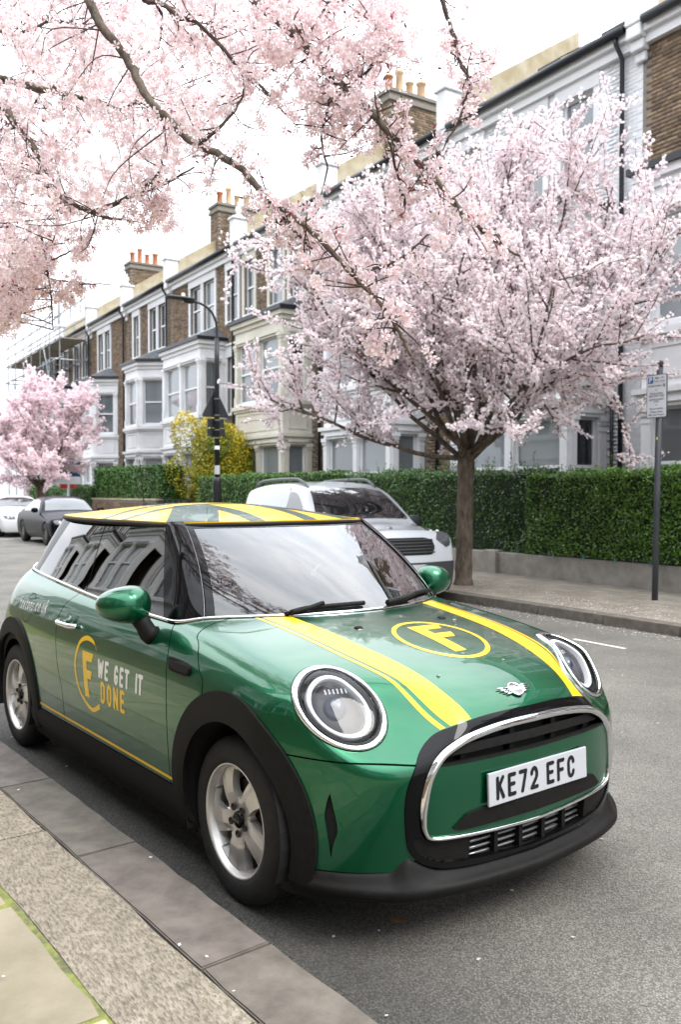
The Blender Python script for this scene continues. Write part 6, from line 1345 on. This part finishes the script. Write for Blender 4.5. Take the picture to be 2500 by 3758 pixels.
wl = st(24.9, -.75); blob_car('parked_car', 'white estate car parked behind the dark saloon', 'car', (wl[0], wl[1], 0), SROT,
    [(.1, .58), (0, .65), (-.08, .74), (-.5, .85), (-1.2, .94), (-1.45, .99), (-1.75, 1.17), (-2.15, 1.37), (-2.6, 1.43), (-3.4, 1.42), (-4.0, 1.34), (-4.3, 1.1)], [(.15, .80), (.3, .86), (.5, .89), (.75, .885), (.92, .85), (1.1, .76), (1.25, .68), (1.45, .55)], [(.15, -.05), (.3, .0), (.5, .02), (.65, .0), (.8, -.08)], 4.4, WHP, (-.80, -3.5), .325, GREYRIM,
    ([(-.70, 1.0), (-.58, 1.29), (-.3, 1.35), (.3, 1.35), (.58, 1.29), (.70, 1.0), (.3, 1.02), (-.3, 1.02)], -2.3, (-1.65, 1.02)), [[(-1.75, 1.0), (-2.2, 1.28), (-2.6, 1.33), (-3.6, 1.32), (-3.95, 1.05), (-3.8, .99)]], [(.42, .62), (.45, .72), (.70, .76), (.82, .74), (.78, .65), (.6, .61)], [(-.22, .57), (-.26, .66), (-.2, .72), (.2, .72), (.26, .66), (.22, .57)], 0, .42)
van.scale = (.95, .96, .97)
# ================================================================== street furniture
def text_obj(txt, size, mat, parent, loc, rot, align='CENTER', bold=.0, name='lettering'):
    cu = bpy.data.curves.new(name, 'FONT'); cu.body = txt; cu.size = size; cu.align_x = align; cu.align_y = 'CENTER'; cu.offset = bold; tmp = bpy.data.objects.new(name, cu); COL.objects.link(tmp)
    dg = bpy.context.evaluated_depsgraph_get(); me = bpy.data.meshes.new_from_object(tmp.evaluated_get(dg)); bpy.data.objects.remove(tmp); me.materials.clear(); me.materials.append(mat); me.name = name
    o = bpy.data.objects.new(name, me); COL.objects.link(o); o.parent = parent; o.location = loc; o.rotation_euler = rot; return o
POSTG = noisy('post_grey', (.045, .05, .058), (.065, .07, .08), 6, .5, rvar=.1)
pl_ = st(1.58, 1.63, KH); pp = thing('parking_sign', 'grey leaning post with white parking permit sign before the hedge', 'sign', tuple(pl_), SROT)
lean = np.array([.055, 0, 0]); MB().tube([(0, 0, -.1), lean*.5+np.array([0, 0, 1.5]), lean+np.array([0, 0, 3.0])], .039, 14).build('post', POSTG, pp, True)
mk('post_cap', *lathe([(0, .025), (.03, .02), (.042, 0), (.042, -.06), (.040, -.06)], 14), GUT, pp, True).location = tuple(lean+np.array([0, 0, 3.03]))
def rrect(w, h, r, n=5): return [(sx*(w/2-r)+r*math.cos(a), sz*(h/2-r)+r*math.sin(a)) for sx, sz, a0 in ((1, 1, 0), (-1, 1, 90), (-1, -1, 180), (1, -1, 270)) for a in np.radians(np.linspace(a0, a0+90, n))]
def plate_(w, h, r, y0, y1, name, mat, parent, loc=(0, 0, 0)):
    P = rrect(w, h, r); n = len(P); V = [(x, y0, z) for x, z in P]+[(x, y1, z) for x, z in P]; o = MB().add(V, [tuple(range(n)), tuple(range(2*n-1, n-1, -1))]+[(i, n+i, n+(i+1) % n, (i+1) % n) for i in range(n)]).build(name, mat, parent); o.location = loc; return o
SGW = pm('sign_white', (.74, .77, .82), .35); SGB = pm('sign_black', (.02, .022, .026), .4); SGBL = pm('sign_blue', (.008, .11, .50), .35)
sp_ = plate_(.305, .545, .022, -.006, .006, 'sign_plate', SGB, pp, (.048+.0, -.048, 2.60)); plate_(.290, .530, .018, -.008, -.006, 'sign_face', SGW, sp_)
plate_(.076, .084, .006, -.0095, -.0085, 'blue_square', SGBL, sp_, (-.090, 0, .207)); R90 = (math.radians(90), 0, 0)
text_obj('P', .088, SGW, sp_, (-.090, -.0105, .206), R90, bold=.004)
for tx_, x, z, sz in (('Mon - Fri', .045, .228, .034), ('9 am - 6 pm', .045, .187, .034), ('Permit holders', -.022, .130, .034), ('or', 0, .083, .030), ('Pay by phone', 0, .035, .034), ('020 3292 9230', 0, .000, .037), ('quoting location', 0, -.040, .034), ('17731', 0, -.073, .034), ('or', 0, -.110, .030), ('Pay at machine', 0, -.158, .034), ('Display ticket', 0, -.198, .034), ('Max stay 8 hours', 0, -.236, .034)):
    text_obj(tx_, sz, SGB, sp_, (x, -.0098, z), R90, bold=.0004)
plate_(.032, .036, .004, -.0098, -.0088, 'permit_square', SGB, sp_, (.112, 0, .131)); text_obj('C', .032, SGW, sp_, (.112, -.0108, .131), R90, bold=.001)
MB().box(-.009, .009, -.0415, -.036, 0, .032).build('yellow_tag', pm('tag_yellow', (.75, .72, .02), .5), pp).location = (.033+.012, -.0, 2.05)
# street lamp with sign backs
LB_ = st(12.47, .5, KH); lp = thing('street_lamp', 'black street lamp post with curved arm and backs of road signs', 'street lamp', tuple(LB_), SROT)
MB().tube([(0, 0, -.1), (0, 0, 1.62), (0, 0, 1.70), (0, 0, 1.74)], [.10, .098, .095, .06], 16).build('base', IRON, lp, True)
MB().tube([(0, 0, 1.70), (0, 0, 4.35), (0, 0, 4.86)], [.058, .054, .050], 14).build('post', IRON, lp, True)
arm = spline([(0, 0, 4.78), (0, 0, 5.05), (0, -.04, 5.28), (0, -.16, 5.47), (0, -.35, 5.58), (0, -.58, 5.635)], 6); MB().tube(arm, .027, 10).build('arm', IRON, lp, True)
mb = MB(); mb.add(*[([(x*1., y, z) for x, y, z in V], F) for V, F in [sellip((0, -.88, 5.655), (.13, .33, .038), 3.4)]][0]); mb.add(*sellip((0, -.66, 5.62), (.09, .13, .055), 2.8)); mb.build('lamp_head', IRON, lp, True)
mk('light_sensor', *lathe([(0, .10), (.035, .09), (.042, .02), (.03, 0)], 12), SGW, lp, True).location = (0, -.80, 5.68)
tri = [(0, .35), (-.05, .33), (-.33, -.20), (-.30, -.24), (.30, -.24), (.33, -.20), (.05, .33)]; n = len(tri)
MB().add([(-.075, y, z+3.33) for y, z in tri]+[(-.085, y, z+3.33) for y, z in tri], [tuple(range(n)), tuple(range(2*n-1, n-1, -1))]+[(i, n+i, n+(i+1) % n, (i+1) % n) for i in range(n)]).build('triangle_sign_back', SGB, lp)
for z0, z1, y0, y1 in ((2.86, 3.06, -.20, .21), (2.66, 2.84, -.20, .24)): MB().box(-.085, -.075, y0, y1, z0, z1).build('sign_back', SGB, lp, bevel=.003)
for z in (3.50, 3.13, 3.02, 2.80, 2.62): MB().tube([(0, 0, z-.012), (0, 0, z+.012)], .064, 14).build('sign_clip', SATIN, lp)
MB().tube([(0, 0, 1.80), (0, 0, 2.0)], .0605, 14, cap=False).build('sticker_band', pm('sticker_band', (.45, .46, .47), .6), lp); MB().tube([(0, 0, 2.36), (0, 0, 2.44)], .0605, 14, cap=False).build('sticker_band', SGW, lp)
# estate agent board at the far left
eb = st(31.6, 2.4); ea = thing('agent_board', 'small blue and white agent board on a white post at left edge', 'sign', (eb[0], eb[1], .1), SROT)
MB().box(-.04, .04, -.04, .04, 0, 2.9).build('post', SGW, ea); MB().box(-.02, .02, -.5, .5, 2.1, 2.75).build('board', pm('board_blue', (.02, .05, .13), .5), ea); MB().box(-.025, .025, -.5, .5, 1.78, 2.1).build('board_strip', SGW, ea); MB().box(-.022, .022, -.35, .4, 1.60, 1.78).build('board_strip', pm('board_red', (.5, .02, .03), .5), ea)
